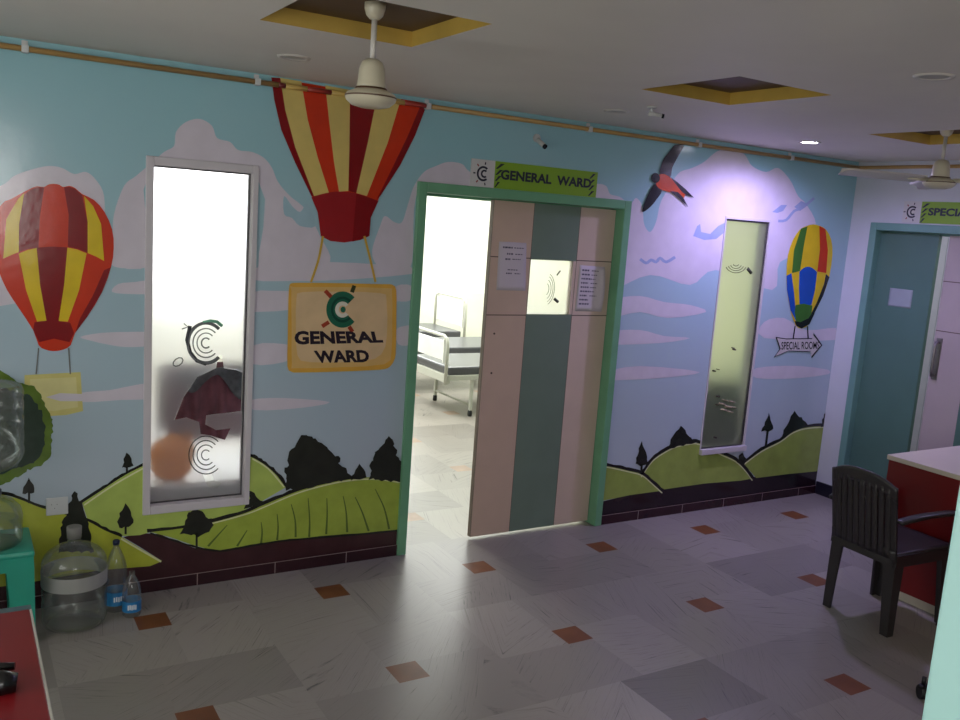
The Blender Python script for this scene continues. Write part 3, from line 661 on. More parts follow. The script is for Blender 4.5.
# ------------------------------------------------------------------ right wall door
tealp = mat('teal_door_enamel', (112, 156, 146), .35, .05); tealleaf = mat('dark_teal_laminate', (82, 116, 104), .4, .05)
door2 = structure(thing('door_2', (XR, 3.45, 0), 'teal framed double door at the right end of the corridor', None))
door_frame('door_frame', door2, D2[0], D2[1], D2[3], .055, XR-.02, XR+.125, 0, tealp)
mb = MB().box(XR+.045, XR+.08, 3.662, 4.108, .015, 2.05); mb.build('door_leaf', tealleaf, door2)
def leaf_b():
    mb = MB()
    for a, b, k in ((3.34, 3.585, 0), (2.99, 3.34, 1), (2.78, 2.99, 0)): mb.m(k).box(XR+.045, XR+.08, a, b, .015, 2.05)
    mb.m(2)
    for z in (1.40, 1.74): mb.box(XR+.0442, XR+.046, 3.34, 3.585, z-.003, z+.003)
    o = mb.build('door_leaf', [mat('grey_beige_laminate', (176, 164, 160), .4, .04), tealleaf, groove], door2)
    mb = MB(); mb.tube([(XR+.044, 3.545, 1.09), (XR+.01, 3.545, 1.09), (XR+.0, 3.545, 1.12), (XR+.0, 3.545, 1.29), (XR+.01, 3.545, 1.32), (XR+.044, 3.545, 1.32)], .011, 10)
    mb.box(XR+.038, XR+.045, 3.525, 3.565, 1.06, 1.35, .002); mb.build('door_handle', mat('brushed_steel', (140, 136, 132), .35, metal=.8), o)
leaf_b()
notice('paper_notice', 'small paper notice on the dark teal door leaf', [(3.975,1.655),(3.795,1.655),(3.795,1.525),(3.975,1.525)], [], 0, 2, 0, XR+.045, mat('bluish_paper', (150, 160, 164), .7))
# room behind the right door
mb = MB(); mb.f([(7.0, 2.0, 0), (7.0, 4.3, 0), (7.0, 4.3, 2.6), (7.0, 2.0, 2.6)]); mb.f([(XR+.13, 2, 2.6), (7, 2, 2.6), (7, 4.3, 2.6), (XR+.13, 4.3, 2.6)])
mb.f([(XR+.13, 2, 0), (7, 2, 0), (7, 2, 2.6), (XR+.13, 2, 2.6)]); mb.f([(XR+.13, 4.3, 0), (7, 4.3, 0), (7, 4.3, 2.6), (XR+.13, 4.3, 2.6)])
structure(mb.build('wall_side_room', mat('side_room_white', (226, 226, 230), .5, .02)))

# ------------------------------------------------------------------ the ward beyond
WX0, WX1, WY1, WZ = -0.6, 7.6, 10.9, 2.85
ward_w = mat('ward_white_paint', (238, 240, 232), .5, .02); dado = mat('ward_dado_tile', (236, 238, 226), .25, .03)
WW = [(1.4, 3.1, .95, 2.4), (3.7, 5.6, .95, 2.4)]
mb = MB(); wall_grid(mb, 1, WY1, WY1+.1, WX0, WX1, 0, WZ, WW)
for a, b in ((WX0, WX1),): mb.m(1).box(a, b, WY1-.012, WY1-.002, 0, .88)
structure(mb.build('wall_ward_back', [ward_w, dado]))
mb = MB(); mb.f([(WX0, 4.46, 0), (WX0, WY1, 0), (WX0, WY1, WZ), (WX0, 4.46, WZ)]); structure(mb.build('wall_ward_left', ward_w))
mb = MB(); mb.f([(WX1, 4.46, 0), (WX1, WY1, 0), (WX1, WY1, WZ), (WX1, 4.46, WZ)]); structure(mb.build('wall_ward_right', mat('ward_cream_paint', (226, 226, 196), .5, .02)))
mb = MB(); mb.f([(WX0, 4.46, WZ), (WX1, 4.46, WZ), (WX1, WY1, WZ), (WX0, WY1, WZ)])
mb.f([(WX0, 4.462, CZ), (WX1, 4.462, CZ), (WX1, 4.462, WZ), (WX0, 4.462, WZ)]); mb.f([(XR+.1, 4.462, 0), (WX1, 4.462, 0), (WX1, 4.462, CZ), (XR+.1, 4.462, CZ)])
structure(mb.build('ceiling_ward', ward_w))
ward_glow_pane = emit('added_ward_glow', (.95, .98, 1, 1), 6)  # glowing panes added to whiten the ward, no real openings known there
for n, w in enumerate(WW):
    o = structure(thing('window_%d' % (3+n), ((w[0]+w[1])/2, WY1, w[2]), 'added glowing window brightening the far wall of the ward', None))
    mb = MB(); i = (w[0]+.05, w[1]-.05, w[2]+.05, w[3]-.05); frame_box(mb, w, i, WY1-.02, WY1+.06); xm = (w[0]+w[1])/2; mb.box(xm-.025, xm+.025, WY1, WY1+.05, i[2], i[3]); mb.build('window_frame', wframe, o)
    MB().box(i[0], i[1], WY1+.05, WY1+.056, i[2], i[3]).build('window_pane', ward_glow_pane, o)
# corridor window behind the camera
o = structure(thing('window_5', (-.05, YF, 1.2), 'daylit window on the wall behind the camera', None))
mb = MB(); i = (WF[0]+.05, WF[1]-.05, WF[2]+.05, WF[3]-.05); frame_box(mb, WF, i, YF-.08, YF+.015); mb.box(-.07, -.03, YF-.07, YF, i[2], i[3]); mb.build('window_frame', wframe, o)
MB().box(i[0], i[1], YF-.085, YF-.08, i[2], i[3]).build('window_pane', emit('daylit_corridor_glass', (1, .98, .95, 1), 8), o)
WL = (.7, 2.9, .8, 2.3)  # unseen opening added to brighten the corridor from the left
o = structure(thing('window_6', (XL, 1.8, .8), 'added unseen window on the left wall that lights the corridor', None))
mb = MB(); i = (WL[0]+.05, WL[1]-.05, WL[2]+.05, WL[3]-.05)
for (a, b, c, d) in ((WL[0], i[0], WL[2], WL[3]), (i[1], WL[1], WL[2], WL[3]), (i[0], i[1], WL[2], i[2]), (i[0], i[1], i[3], WL[3])): mb.box(XL-.08, XL+.015, a, b, c, d)
mb.build('window_frame', wframe, o)
MB().box(XL-.085, XL-.08, i[0], i[1], i[2], i[3]).build('window_pane', emit('added_side_glow', (.97, 1, .98, 1), 3.6), o)

# hospital beds
bedw = mat('cream_enamel_tube', (190, 190, 176), .3, .03); vinyl = mat('grey_vinyl', (78, 78, 80), .28, .06, 5); blk = mat('black_rubber', (22, 22, 24), .5)
def make_bed(label):
    r = thing('hospital_bed', (0, 0, 0), label, 'hospital bed', 'beds in the ward')
    Wd, Ln = .82, 1.92
    mb = MB().box(0, Ln, 0, .035, .37, .42, .006).box(0, Ln, Wd-.035, Wd, .37, .42, .006).box(0, .035, 0, Wd, .34, .42, .006).box(Ln-.035, Ln, 0, Wd, .37, .42, .006)
    mb.box(.035, Ln-.035, .035, Wd-.035, .405, .415); mb.build('frame', bedw, r)
    for name, x, h in (('footboard', -.02, .80), ('headboard', Ln+.02, .92)):
        pts = [(x, .0, .33), (x, .0, h-.08), (x, .022, h-.025), (x, .08, h), (x, Wd-.08, h), (x, Wd-.022, h-.025), (x, Wd, h-.08), (x, Wd, .33)]
        fb = MB().tube(pts, .017, 10).build(name, bedw, r)
        mb = MB().box(x-.008, x+.008, .075, Wd-.075, .56, h-.05, .004); mb.box(x-.012, x+.012, .055, .075, .54, h-.03); mb.box(x-.012, x+.012, Wd-.075, Wd-.055, .54, h-.03)
        mb.build('panel', mat('bed_panel_white', (232, 232, 226), .3), fb)
    for x in (.29, Ln-.29):
        for y in (0.0, Wd-.08):
            lg = MB().box(x-.014, x+.014, y+.02-.014, y+.02+.014, .05, .38).build('leg', bedw, r)
            MB().lathe([(.02, 0), (.024, .01), (.022, .05), (.018, .06)], (x, y+.02, 0), 14).build('rubber_foot', blk, lg)
        MB().tube([(x, .02, .11), (x, Wd-.06, .11)], .011, 8).build('crossbar', bedw, r)
    MB().box(.02, Ln-.02, .015, Wd-.015, .42, .50, .018).build('mattress', vinyl, r)
    return r
bed = make_bed('grey mattress hospital bed nearest the open ward doorway')
b2 = copy_tree(bed); b2['label'] = 'second hospital bed behind the nearest one in the ward'
b3 = copy_tree(bed); b3['label'] = 'farthest hospital bed near the back wall of the ward'
bed.location = (4.12, 7.34, 0); b2.location = (3.95, 8.48, 0); b3.location = (3.72, 9.72, 0)

# things close behind the left window
cab = thing('added_cabinet', (5.2, 4.9, 0), 'added low grey green cabinet that darkens the lower part of the right window', 'cabinet')  # added behind the glass so the lower pane turns darker
cg = mat('cabinet_grey_green', (112, 122, 96), .5); MB().box(4.5, 5.75, 4.62, 5.05, .04, .84, .006).build('body', cg, cab); MB().box(4.48, 5.77, 4.60, 5.07, .84, .87, .005).build('top', mat('cabinet_top_grey', (150, 154, 132), .4), cab)
MB().box(4.52, 5.73, 4.66, 5.0, 0, .04).build('plinth', blk, cab)
for a in (4.52, 5.14): d = MB().box(a, a+.59, 5.05, 5.066, .06, .82, .003).build('door', cg, cab); MB().box(a+.5, a+.53, 5.066, 5.08, .4, .55, .003).build('handle', blk, d)
lk = thing('bedside_locker', (1.15, 4.85, 0), 'white bedside locker just behind the left frosted window', 'locker')
wh = mat('locker_white', (236, 234, 232), .4)
MB().box(.62, 1.62, 4.56, 5.02, .06, .47, .006).build('body', wh, lk); MB().box(0.60, 1.64, 4.47, 5.04, .47, .50, .006).build('top', wh, lk)
d = MB().box(.66, 1.58, 5.02, 5.036, .09, .44, .003).build('door', wh, lk); MB().box(1.1, 1.14, 5.036, 5.05, .24, .36, .003).build('handle', mat('locker_steel', (150, 150, 150), .3, metal=.7), d)
for x in (.66, 1.58):
    for y in (4.60, 4.98): MB().lathe([(.015, 0), (.018, .06)], (x, y, 0), 10).build('leg', blk, lk)
orange = mat('orange_cloth', (240, 140, 34), .7, .1)
def blob(c, rx, ry, rz, seed, mb):
    rnd = random.Random(seed); ph = [rnd.uniform(0, 6) for _ in range(4)]
    def fn(u, v):
        th = 2*math.pi*u; p = math.pi*(v-.5); k = 1+.06*math.sin(3*th+ph[0])*math.cos(p)+.05*math.sin(5*p+ph[1])
        return (c[0]+rx*k*math.cos(p)*math.cos(th), c[1]+ry*k*math.cos(p)*math.sin(th), c[2]+max(-rz*.86, rz*k*math.sin(p)))
    mb.grid(fn, 28, 16); return mb
bag = thing('cloth_bag', (.975, 4.575, .50), 'round orange bag seen blurred through the left frosted window', 'bag')
blob((.975, 4.575, .612), .115, .085, .122, 2, MB()).build('bag_body', orange, bag)
MB().tube([(1.0, 4.575, .70), (1.03, 4.575, .735), (1.06, 4.575, .73), (1.065, 4.575, .70), (1.05, 4.575, .665)], .008, 8).build('bag_strap', orange, bag)
st = thing('cloth_rail', (1.17, 4.83, .50), 'low dark rail stand behind the left frosted window', 'rack')
MB().tube([(.95, 4.83, .50), (.95, 4.83, 1.04), (1.47, 4.83, 1.04), (1.47, 4.83, .50)], .012, 10).build('rail', blk, st)
MB().box(.92, .98, 4.76, 4.90, .50, .512, .003).build('foot', blk, st); MB().box(1.44, 1.50, 4.76, 4.90, .50, .512, .003).build('foot', blk, st)
def cloth(u, v):
    x = .975+.47*u; w = .018*math.sin(u*22)+.01*math.sin(u*41+1); s = (v-.5)*2
    z = 1.06-.42*abs(s)**1.0*(1 if s > 0 else .9) if abs(s) > .08 else 1.06
    return (x, 4.83-(.035+abs(w)+.02*abs(s))*(1 if s > 0 else -1)*min(1, abs(s)*6), z)
bl = MB().grid(cloth, 40, 24).build('blanket', mat('maroon_blanket', (96, 52, 62), .85, .3, 14)); solidify(bl, .006)
prop(bl, 'maroon blanket over a rail, seen through the torn window film', 'blanket')
grey_c = MB().grid(lambda u, v: (1.03+.38*u, 4.725-.012*math.sin(u*17), .94+.11*v-(1-v)*(.06*math.sin(u*9)+.07*u-.05)), 24, 8).build('towel', mat('charcoal_towel', (70, 66, 70), .9, .4, 30)); solidify(grey_c, .01)
prop(grey_c, 'charcoal towel hanging in front of the maroon blanket behind glass', 'towel')

# ------------------------------------------------------------------ conduit pipe along the ceiling line
pipe = thing('conduit_pipe', (1.5, D, 2.5), 'brownish yellow conduit pipe running under the ceiling above the mural', 'pipe')
pz = 2.508; py = D-.022
PM = [mat('ochre_conduit', (176, 140, 84), .35, .12, 8), mat('ochre_conduit_red', (160, 52, 38), .35), mat('ochre_conduit_maroon', (116, 30, 30), .35), mat('ochre_conduit_cream', (206, 172, 92), .35)]
segs = [(XL, 1.385, 0), (1.385, 1.42, 2), (1.42, 1.53, 3), (1.53, 1.655, 1), (1.655, 1.79, 3), (1.79, 1.93, 2), (1.93, 2.06, 3), (2.06, 2.21, 1), (2.21, XR-.03, 0)]
mb = MB()
for a, b, k in segs: mb.m(k).tube([(a, py, pz), (b, py, pz)], .0125, 12)
mb.m(0).tube([(XR-.03, py, pz), (XR-.018, py-.01, pz), (XR-.016, py-.04, pz), (XR-.016, 1.0, pz)], .0125, 12)
mb.build('pipe', PM, pipe)
clipm = mat('white_pipe_clip', (206, 206, 204), .4)
for x in (.295, 1.283, 2.2, 3.28, 4.17, 5.05):
    mb = MB().box(x-.014, x+.014, py-.016, D, pz-.016, pz+.016, .004); mb.box(x-.012, x+.012, D-.008, D, pz-.016, pz+.036, .002); mb.build('clip', clipm, pipe)

# ------------------------------------------------------------------ downlights, cameras
rim = mat('downlight_rim', (206, 200, 190), .35)
def downlight(x, y, label, on):
    r = thing('downlight', (x, y, CZ), label, 'ceiling light', 'recessed downlights in the corridor ceiling')
    MB().lathe([(.048, -.002), (.052, -.006), (.066, -.006), (.07, 0)], (x, y, CZ), 28, False, False).build('rim', rim, r)
    MB().lathe([(.05, -.0025), (.0505, -.0015)], (x, y, CZ), 28).build('diffuser', emit('lit_led_diffuser', (.9, .86, 1, 1), 60) if on else mat('unlit_diffuser', (176, 172, 164), .5), r)
downlight(1.255, 3.72, 'unlit round downlight beside the striped balloon fan', False)
downlight(3.04, 3.785, 'unlit round downlight near the small ceiling camera', False)
downlight(3.008, 1.99, 'unlit round downlight nearest the camera at upper right', False)
downlight(5.72, 2.40, 'lit round downlight above the red desk, beyond the right edge', True)
downlight(4.585, 3.80, 'lit round downlight above the mural at right', True)
cw = mat('camera_white', (196, 196, 192), .35); cb = mat('camera_black', (16, 16, 18), .25)
k = thing('security_camera', (2.92, D, 2.42), 'small bullet camera on the wall above the ward sign', 'camera')
MB().lathe([(.024, 0), (.022, .012)], (0, 0, 0), 20).build('mount', cw, k).rotation_euler = (math.pi/2, 0, 0)
k.children[0].data.transform(Matrix.Translation((0, 0, 0))); k.children[0].location = (0, 0, 0)
for v in k.children[0].data.vertices: v.co = v.co+Vector(k.location)
def bullet(parent, p, q, r):
    p, q = Vector(p), Vector(q); d = (q-p).normalized()
    b = MB().tube([p, q], r, 16).build('body', cw, parent); MB().tube([q, q+d*.012], r*1.02, 16).build('lens', cb, b)
bullet(k, (2.92, D-.015, 2.41), (2.935, D-.065, 2.375), .014)
k2 = thing('security_camera', (3.04, 3.487, CZ), 'small white camera hanging from the ceiling near the swallow', 'camera')
mb = MB().lathe([(.022, -.01), (.024, 0)], (3.02, 3.487, CZ), 20); mb.tube([(3.02, 3.487, CZ-.01), (3.025, 3.487, CZ-.032)], .007, 8); mb.build('mount', cw, k2)
bullet(k2, (3.01, 3.495, CZ-.035), (3.065, 3.46, CZ-.042), .011)

# ------------------------------------------------------------------ fans
fanm = mat('ivory_fan_enamel', (206, 198, 172), .28, .03); fand = mat('brown_fan_ring', (92, 64, 44), .4); rodm = mat('white_fan_rod', (206, 200, 190), .35)
def fan(x, y, label, blades):
    top = CZ+.055; r = thing('ceiling_fan', (x, y, top), label, 'ceiling fan')
    MB().lathe([(.016, -.05), (.028, -.038), (.034, -.018), (.035, 0)], (x, y, top), 24).build('canopy', fanm, r)
    MB().lathe([(.0095, -.205), (.0095, -.045)], (x, y, top), 14).build('rod', rodm, r)
    z = 2.285
    MB().lathe([(.02, .145), (.034, .135), (.042, .115), (.047, .062), (.05, .052)][::-1], (x, y, z), 32).build('bell', fanm, r)
    m_ = MB(); m_.lathe([(.035, -.010), (.064, -.003), (.081, .012), (.085, .022)], (x, y, z), 40, True, False); m_.m(1).lathe([(.0855, .022), (.0855, .027)], (x, y, z), 40, False, False)
    m_.m(0).lathe([(.085, .027), (.079, .036), (.052, .048)], (x, y, z), 40, False, False); m_.m(1).lathe([(.053, .048), (.051, .054)], (x, y, z), 40, False, True)
    m_.build('motor', [fanm, fand], r)
    for ang in blades:
        d = Vector((math.cos(ang), math.sin(ang), 0)); n = Vector((-d[1], d[0], 0)); c = Vector((x, y, z+.035))
        def bf(u, v):
            w = .05+.012*math.sin(u*math.pi); L_ = .12+u*.50
            if u > .93: w *= math.sqrt(max(.02, 1-((u-.93)/.07)**2))
            return c+d*L_+n*w*(v*2-1)+Vector((0, 0, .014*(v*2-1)))
        ob = MB().grid(bf, 24, 4).build('blade', rodm, r); solidify(ob, .004)
        MB().tube([c+d*.07, c+d*.12, c+d*.2], [.012, .012, .008], 8).build('blade_arm', fanm, ob)
fan(1.207, 2.79, 'ivory ceiling fan hub without visible blades at the front recess', [])
tgt = pl(828, 168, 2, 2.33); fx, fy = 4.64, 2.95
a0 = math.atan2(tgt[1]-fy, tgt[0]-fx)
fan(fx, fy, 'ceiling fan at the right edge with one pale blade in view', [a0, a0+2.094, a0+4.189])

# ------------------------------------------------------------------ sign boards
sg = mat('lime_sign_vinyl', (134, 172, 44), .35, .03); sw_ = mat('white_sign_vinyl', (210, 208, 206), .4, .02); sd = mat('dark_sign_vinyl', (34, 36, 52), .4)
def sun_c(mb, P, cx, cz, r):
    """double letter C with short rays, in board coordinates"""
    for k, (ro, ri) in enumerate(((1, .72), (.55, .3))):
        for i in range(26):
            a, b = [math.radians(48+(264)*t/26) for t in (i, i+1)]
            ox = .18*r if k else 0
            mb.f([P(cx+ox+r*ro*math.cos(a), cz+r*ro*math.sin(a)), P(cx+ox+r*ro*math.cos(b), cz+r*ro*math.sin(b)), P(cx+ox+r*ri*math.cos(b), cz+r*ri*math.sin(b)), P(cx+ox+r*ri*math.cos(a), cz+r*ri*math.sin(a))])
    mm = mb.mi
    for i, ang in enumerate((80, 130, 180, 230, 285)):
        mb.m(mm if i % 2 == 0 else mm+1); a = math.radians(ang); d = (math.cos(a), math.sin(a)); n = (-d[1]*.09*r, d[0]*.09*r)
        mb.f([P(cx+d[0]*r*1.2+n[0], cz+d[1]*r*1.2+n[1]), P(cx+d[0]*r*1.55+n[0], cz+d[1]*r*1.55+n[1]), P(cx+d[0]*r*1.55-n[0], cz+d[1]*r*1.55-n[1]), P(cx+d[0]*r*1.2-n[0], cz+d[1]*r*1.2-n[1])])
    mb.m(mm)
def sign_board(label, words_, u0, um, u1, z0, z1, P, tw0, tw1, right_stripes=True):
    p = P(u0, z0, 0); r = thing('door_sign', p, label, 'sign', 'lime green door signs')
    def slab(a, b, t, mm, nm):
        mb = MB(); q = [(a, z0), (b, z0), (b, z1), (a, z1)]
        lo = [P(u, z, 0) for u, z in q]; hi = [P(u, z, t) for u, z in q]
        mb.f(hi); mb.f(lo[::-1])
        for i in range(4): mb.f([lo[i], lo[(i+1) % 4], hi[(i+1) % 4], hi[i]])
        return mb.build(nm, mm, r, True)
    b1 = slab(um, u1, .008, sg, 'word_panel'); b0 = slab(u0, um, .007, sw_, 'emblem_panel')
    h = z1-z0
    mb = MB(); put_text(mb, words_, lambda u, v: P(tw0+(tw1-tw0)*u, z0+h*.36+h*.36*v, .009), .04); mb.build('lettering', sd, b1)
    for s0 in ([um+.004] + ([u1-.062] if right_stripes else [])):
        mb = MB()
        for i in range(4):
            z = z1-.012-i*.034; w = .058-.008*i if s0 < u1-.1 else .045
            mb.f([P(s0, z-.03, .0092), P(s0+w*.25, z-.03, .0092), P(s0+w, z, .0092), P(s0+w*.55, z, .0092)])
        mb.build('hatching', sd, b1)
    mb = MB(); sun_c(mb, lambda u, z: P(u, z, .0082), (u0+um)/2+.002, (z0+z1)/2, .042); mb.build('emblem', [sd, mat('emblem_red_vinyl', (150, 50, 44), .4)], b0)
sign_board('lime green sign reading GENERAL WARD above the open door', 'GENERAL  WARD', 2.498, 2.652, 3.382, 2.112, 2.266, lambda u, z, t: Vector((u, D-t, z)), 2.692, 3.338)
sign_board('lime green sign above the teal door at the right edge', 'SPECIAL  ROOM', -3.925, -3.790, -3.06, 2.125, 2.272, lambda u, z, t: Vector((XR-t, -u, z)), -3.735, -3.115)

# ------------------------------------------------------------------ floor things at left
plate = thing('switch_plate', (.41, D, .49), 'white blank plate low on the mural above the water jar', 'wall plate')
MB().box(.362, .455, D-.012, D-.0045, .448, .532, .004).build('plate', mat('plate_white', (206, 208, 208), .4), plate)
mb = MB()
for x in (.385, .408): mb.box(x-.0016, x+.0016, D-.0125, D-.011, .4985, .5015)
mb.box(.396, .399, D-.0125, D-.011, .480, .483); mb.build('pin_hole', blk, plate)
pet = clear('clear_plastic', (.95, .965, .95, 1), .12, .05, .07, (205, 208, 204)); petb = clear('clear_blue_plastic', (.80, .90, .93, 1), .16)  # grey diffuse share stands in for light the clear plastic gathers
water = clear('water', (.92, .94, .93, 1), .05); band = clear('whitish_label_film', (.8, .8, .8, 1), .1, .2, .5, (205, 205, 200))
bluecap = mat('blue_cap', (24, 36, 70), .4)
def jar_profile(r, h, neck):
    p = [(r*.82, 0), (r*.94, .008), (r, .03)]
    z = .03; n = 4; bz = h*.64
    for i in range(n):
        s = (bz-.03)/n; p += [(r, z+s*.35), (r*.965, z+s*.5), (r, z+s*.65), (r, z+s)]; z += s
    p += [(r*.985, bz+h*.03), (r*.93, bz+h*.07), (r*.80, bz+h*.115), (r*.66, bz+h*.145), (r*.6, bz+h*.155), (r*.40, bz+h*.185), (neck*1.2, bz+h*.2), (neck, bz+h*.215), (neck, h*.985), (neck*1.12, h*.985), (neck*1.12, h)]
    return p
JX, JY = .458, 4.13
jar = thing('water_jar', (JX, JY, 0), 'big clear refillable water jar standing on the floor by the mural', 'water jar')
MB().lathe(jar_profile(.136, .455, .028), (JX, JY, 0), 48, True, False).build('bottle', pet, jar)
MB().lathe([(.11, .006), (.128, .03), (.129, .185), (.02, .1855)], (JX, JY, 0), 40).build('water', water, jar)
MB().lathe([(.1375, .195), (.1375, .262)], (JX, JY, 0), 48, False, False).build('label_band', band, jar)
MB().lathe([(.031, .405), (.032, .456), (.027, .458)], (JX, JY, 0), 20).build('rim', clear('dull_rim', (.75, .75, .72, 1), .2, .2, .4, (170, 168, 160)), jar)
labelm = mat('blue_bottle_label', (44, 124, 180), .4, .15, 30)
def small_bottle(x, y, h, r, label, cap, lz):
    t = thing('water_bottle', (x, y, 0), label, 'water bottle', 'small drinking bottles beside the jar')
    p = [(r*.8, 0), (r, .01), (r, h*.18), (r*.95, h*.2), (r, h*.23), (r, h*.40), (r*.95, h*.42), (r, h*.45), (r*.98, h*.58), (r*.86, h*.70), (r*.6, h*.82), (r*.36, h*.9), (.0125, h*.93), (.0125, h)]
    MB().lathe(p, (x, y, 0), 28, True, False).build('bottle', pet, t)
    b = MB().lathe([(r*1.015, lz[0]), (r*1.015, lz[1])], (x, y, 0), 28, False, False).build('label', labelm, t)
    mb = MB()
    for k in range(5):
        a = math.radians(-62-k*11 if x < .68 else -75-k*11)
        for (dz, hh) in ((.0, .012),):
            c = (x+r*1.03*math.cos(a), y+r*1.03*math.sin(a)); tx = (-math.sin(a)*.0032, math.cos(a)*.0032); zz = (lz[0]+lz[1])/2+.002*(k % 2)
            mb.f([(c[0]-tx[0], c[1]-tx[1], zz-hh), (c[0]+tx[0], c[1]+tx[1], zz-hh), (c[0]+tx[0], c[1]+tx[1], zz+hh), (c[0]-tx[0], c[1]-tx[1], zz+hh)])
    mb.build('label_print', mat('label_white', (226, 232, 236), .4), b)
    if cap: MB().lathe([(.015, h-.014), (.016, h+.004), (.012, h+.008)], (x, y, 0), 16).build('cap', bluecap, t)
small_bottle(.645, 4.20, .335, .05, 'taller clear drinking bottle with dark cap next to the jar', True, (.035, .10))
small_bottle(.70, 4.11, .215, .042, 'shorter clear drinking bottle right of the capped one', False, (.028, .08))
# stool, dispenser
SX, SY = .13, 4.125
teal = mat('teal_plastic', (40, 160, 136), .32, .05)
st = thing('plastic_stool', (SX, SY, 0), 'teal plastic stool carrying the water dispenser at the left edge', 'stool')
SZ = .425
MB().box(SX-.158, SX+.158, SY-.158, SY+.158, SZ-.03, SZ, .012).build('seat', teal, st)
def stool_leg(sx, sy):
    mb = MB(); w = .105
    def ring(z, o, w):
        cx, cy = SX+sx*o, SY+sy*o; ix, iy = cx-sx*w, cy-sy*w; t = .022
        return [(cx, cy, z), (ix, cy, z), (ix, cy-sy*t, z), (cx-sx*t, cy-sy*t, z), (cx-sx*t, iy, z), (cx, iy, z)]
    R = [ring(SZ-.02, .153, .13), ring(SZ-.07, .155, .105), ring(.2, .156, .095), ring(0, .158, .09)]
    vs = [[mb.bm.verts.new(p) for p in r] for r in R]
    for a, b in zip(vs, vs[1:]):
        for k in range(6): mb.bm.faces.new((a[k], a[(k+1) % 6], b[(k+1) % 6], b[k]))
    mb.bm.faces.new(vs[0]); mb.bm.faces.new(vs[-1][::-1])
    mb.build('leg', teal, st, True)
for sx in (-1, 1):
    for sy in (-1, 1): stool_leg(sx, sy)
mb = MB()
for s in (-1, 1):
    mb.box(SX-.15, SX+.15, SY+s*.148-.006, SY+s*.148+.006, SZ-.085, SZ-.028); mb.box(SX+s*.148-.006, SX+s*.148+.006, SY-.15, SY+.15, SZ-.085, SZ-.028)
mb.build('apron', teal, st)
TX, TY = .12, 4.115
tk = thing('water_dispenser', (TX, TY, SZ), 'clear lower tank of the water dispenser on the teal stool', 'water dispenser')
MB().lathe([(.118, 0), (.132, .012), (.134, .06), (.129, .07), (.134, .08), (.134, .125), (.126, .155), (.1, .185), (.06, .2), (.05, .205), (.05, .225)], (TX, TY, SZ), 44, True, False).build('tank', pet, tk)
MB().lathe([(.112, .004), (.126, .014), (.127, .10), (.02, .1005)], (TX, TY, SZ), 40).build('water', water, tk)
MB().lathe([(.052, .212), (.054, .236), (.04, .238)], (TX, TY, SZ), 28).build('collar', bluecap, tk)
ib = thing('water_jar', (TX, TY, SZ+.24), 'inverted clear water jar resting on the dispenser tank', 'water jar')
p = [(r, .455-z) for r, z in jar_profile(.144, .455, .03)][::-1]
MB().lathe(p, (TX, TY, SZ+.24), 48, False, True).build('bottle', pet, ib)
MB().lathe([(.024, .012), (.024, .07), (.05, .078), (.118, .105), (.136, .14), (.136, .27), (.02, .2705)], (TX, TY, SZ+.24), 40).build('water', water, ib)
# red table + gadget
redm = mat('red_table_laminate', (122, 20, 25), .35, .06, 6)
rt = thing('table', (-.25, 2.35, 0), 'red topped table with pale edging in the near left corner', 'table')
ed = mat('pale_table_edge', (190, 184, 172), .5)
MB().box(-.74, .178, 1.5, 2.665, .735, .75, .003).build('tabletop', redm, rt); MB().box(.178, .184, 1.5, 2.665, .728, .75, .002).build('edge_strip', ed, rt)
MB().box(-.74, .184, 2.665, 2.70, .728, .748, .002).build('edge_strip', mat('teal_grey_edge', (62, 92, 98), .4), rt)
for x in (-.70, .14):
    for y in (1.54, 2.62): MB().box(x-.02, x+.02, y-.02, y+.02, 0, .735, .003).build('leg', mat('table_leg_grey', (70, 66, 62), .5), rt)
MB().box(-.70, .14, 2.61, 2.63, .60, .735).build('apron', redm, rt)
gx, gy = .06, 2.36
g = thing('hole_punch', (gx, gy, .75), 'black desk gadget lying on the red tabletop at the left edge', 'stationery')
blp = mat('black_plastic', (20, 20, 22), .25)
q0 = pl(-14, 688, 2, .765); q1 = pl(17, 684, 2, .765)
MB().tube([Vector(q0)+Vector((0,0,.006)), Vector((q0+q1)/2)+Vector((0,0,.008)), Vector(q1)+Vector((0,0,.004))], [.026, .030, .022], 20).build('body', blp, g)
q2 = pl(-14, 668, 2, .775); q3 = pl(15, 666, 2, .775)
MB().tube([q2, q3], [.012, .009], 14).build('lever', blp, g)
MB().tube([Vector(q2)+Vector((.012,0,0)), Vector(q0)+Vector((.012,0,.008))], .01, 10).build('hinge', mat('gadget_steel', (150, 150, 150), .25, metal=.8), g)

# ------------------------------------------------------------------ right: chair, desk, teal pillar, caster
desk = thing('desk', (5.1, 2.3, 0), 'red fronted reception desk with a cream top at the right', 'desk')
dx0, dx1, dy0, dy1 = 4.53, 5.62, 1.55, 2.93
dred = mat('deep_red_laminate', (118, 18, 20), .35, .06)
MB().box(dx0-.012, dx1, dy0, dy1+.008, .765, .792, .003).build('desktop', mat('cream_laminate', (206, 196, 176), .3, .03), desk)
MB().box(dx0, dx0+.025, dy0, dy1, .05, .765).build('front_panel', dred, desk); MB().box(dx0+.025, dx1, dy1-.025, dy1, .05, .765).build('side_panel', dred, desk); MB().box(dx0+.025, dx1, dy0, dy0+.025, .05, .765).build('side_panel', dred, desk)
MB().box(dx0+.006, dx1, dy0+.006, dy1-.006, 0, .05).build('plinth', mat('plinth_cream', (190, 180, 166), .5), desk)
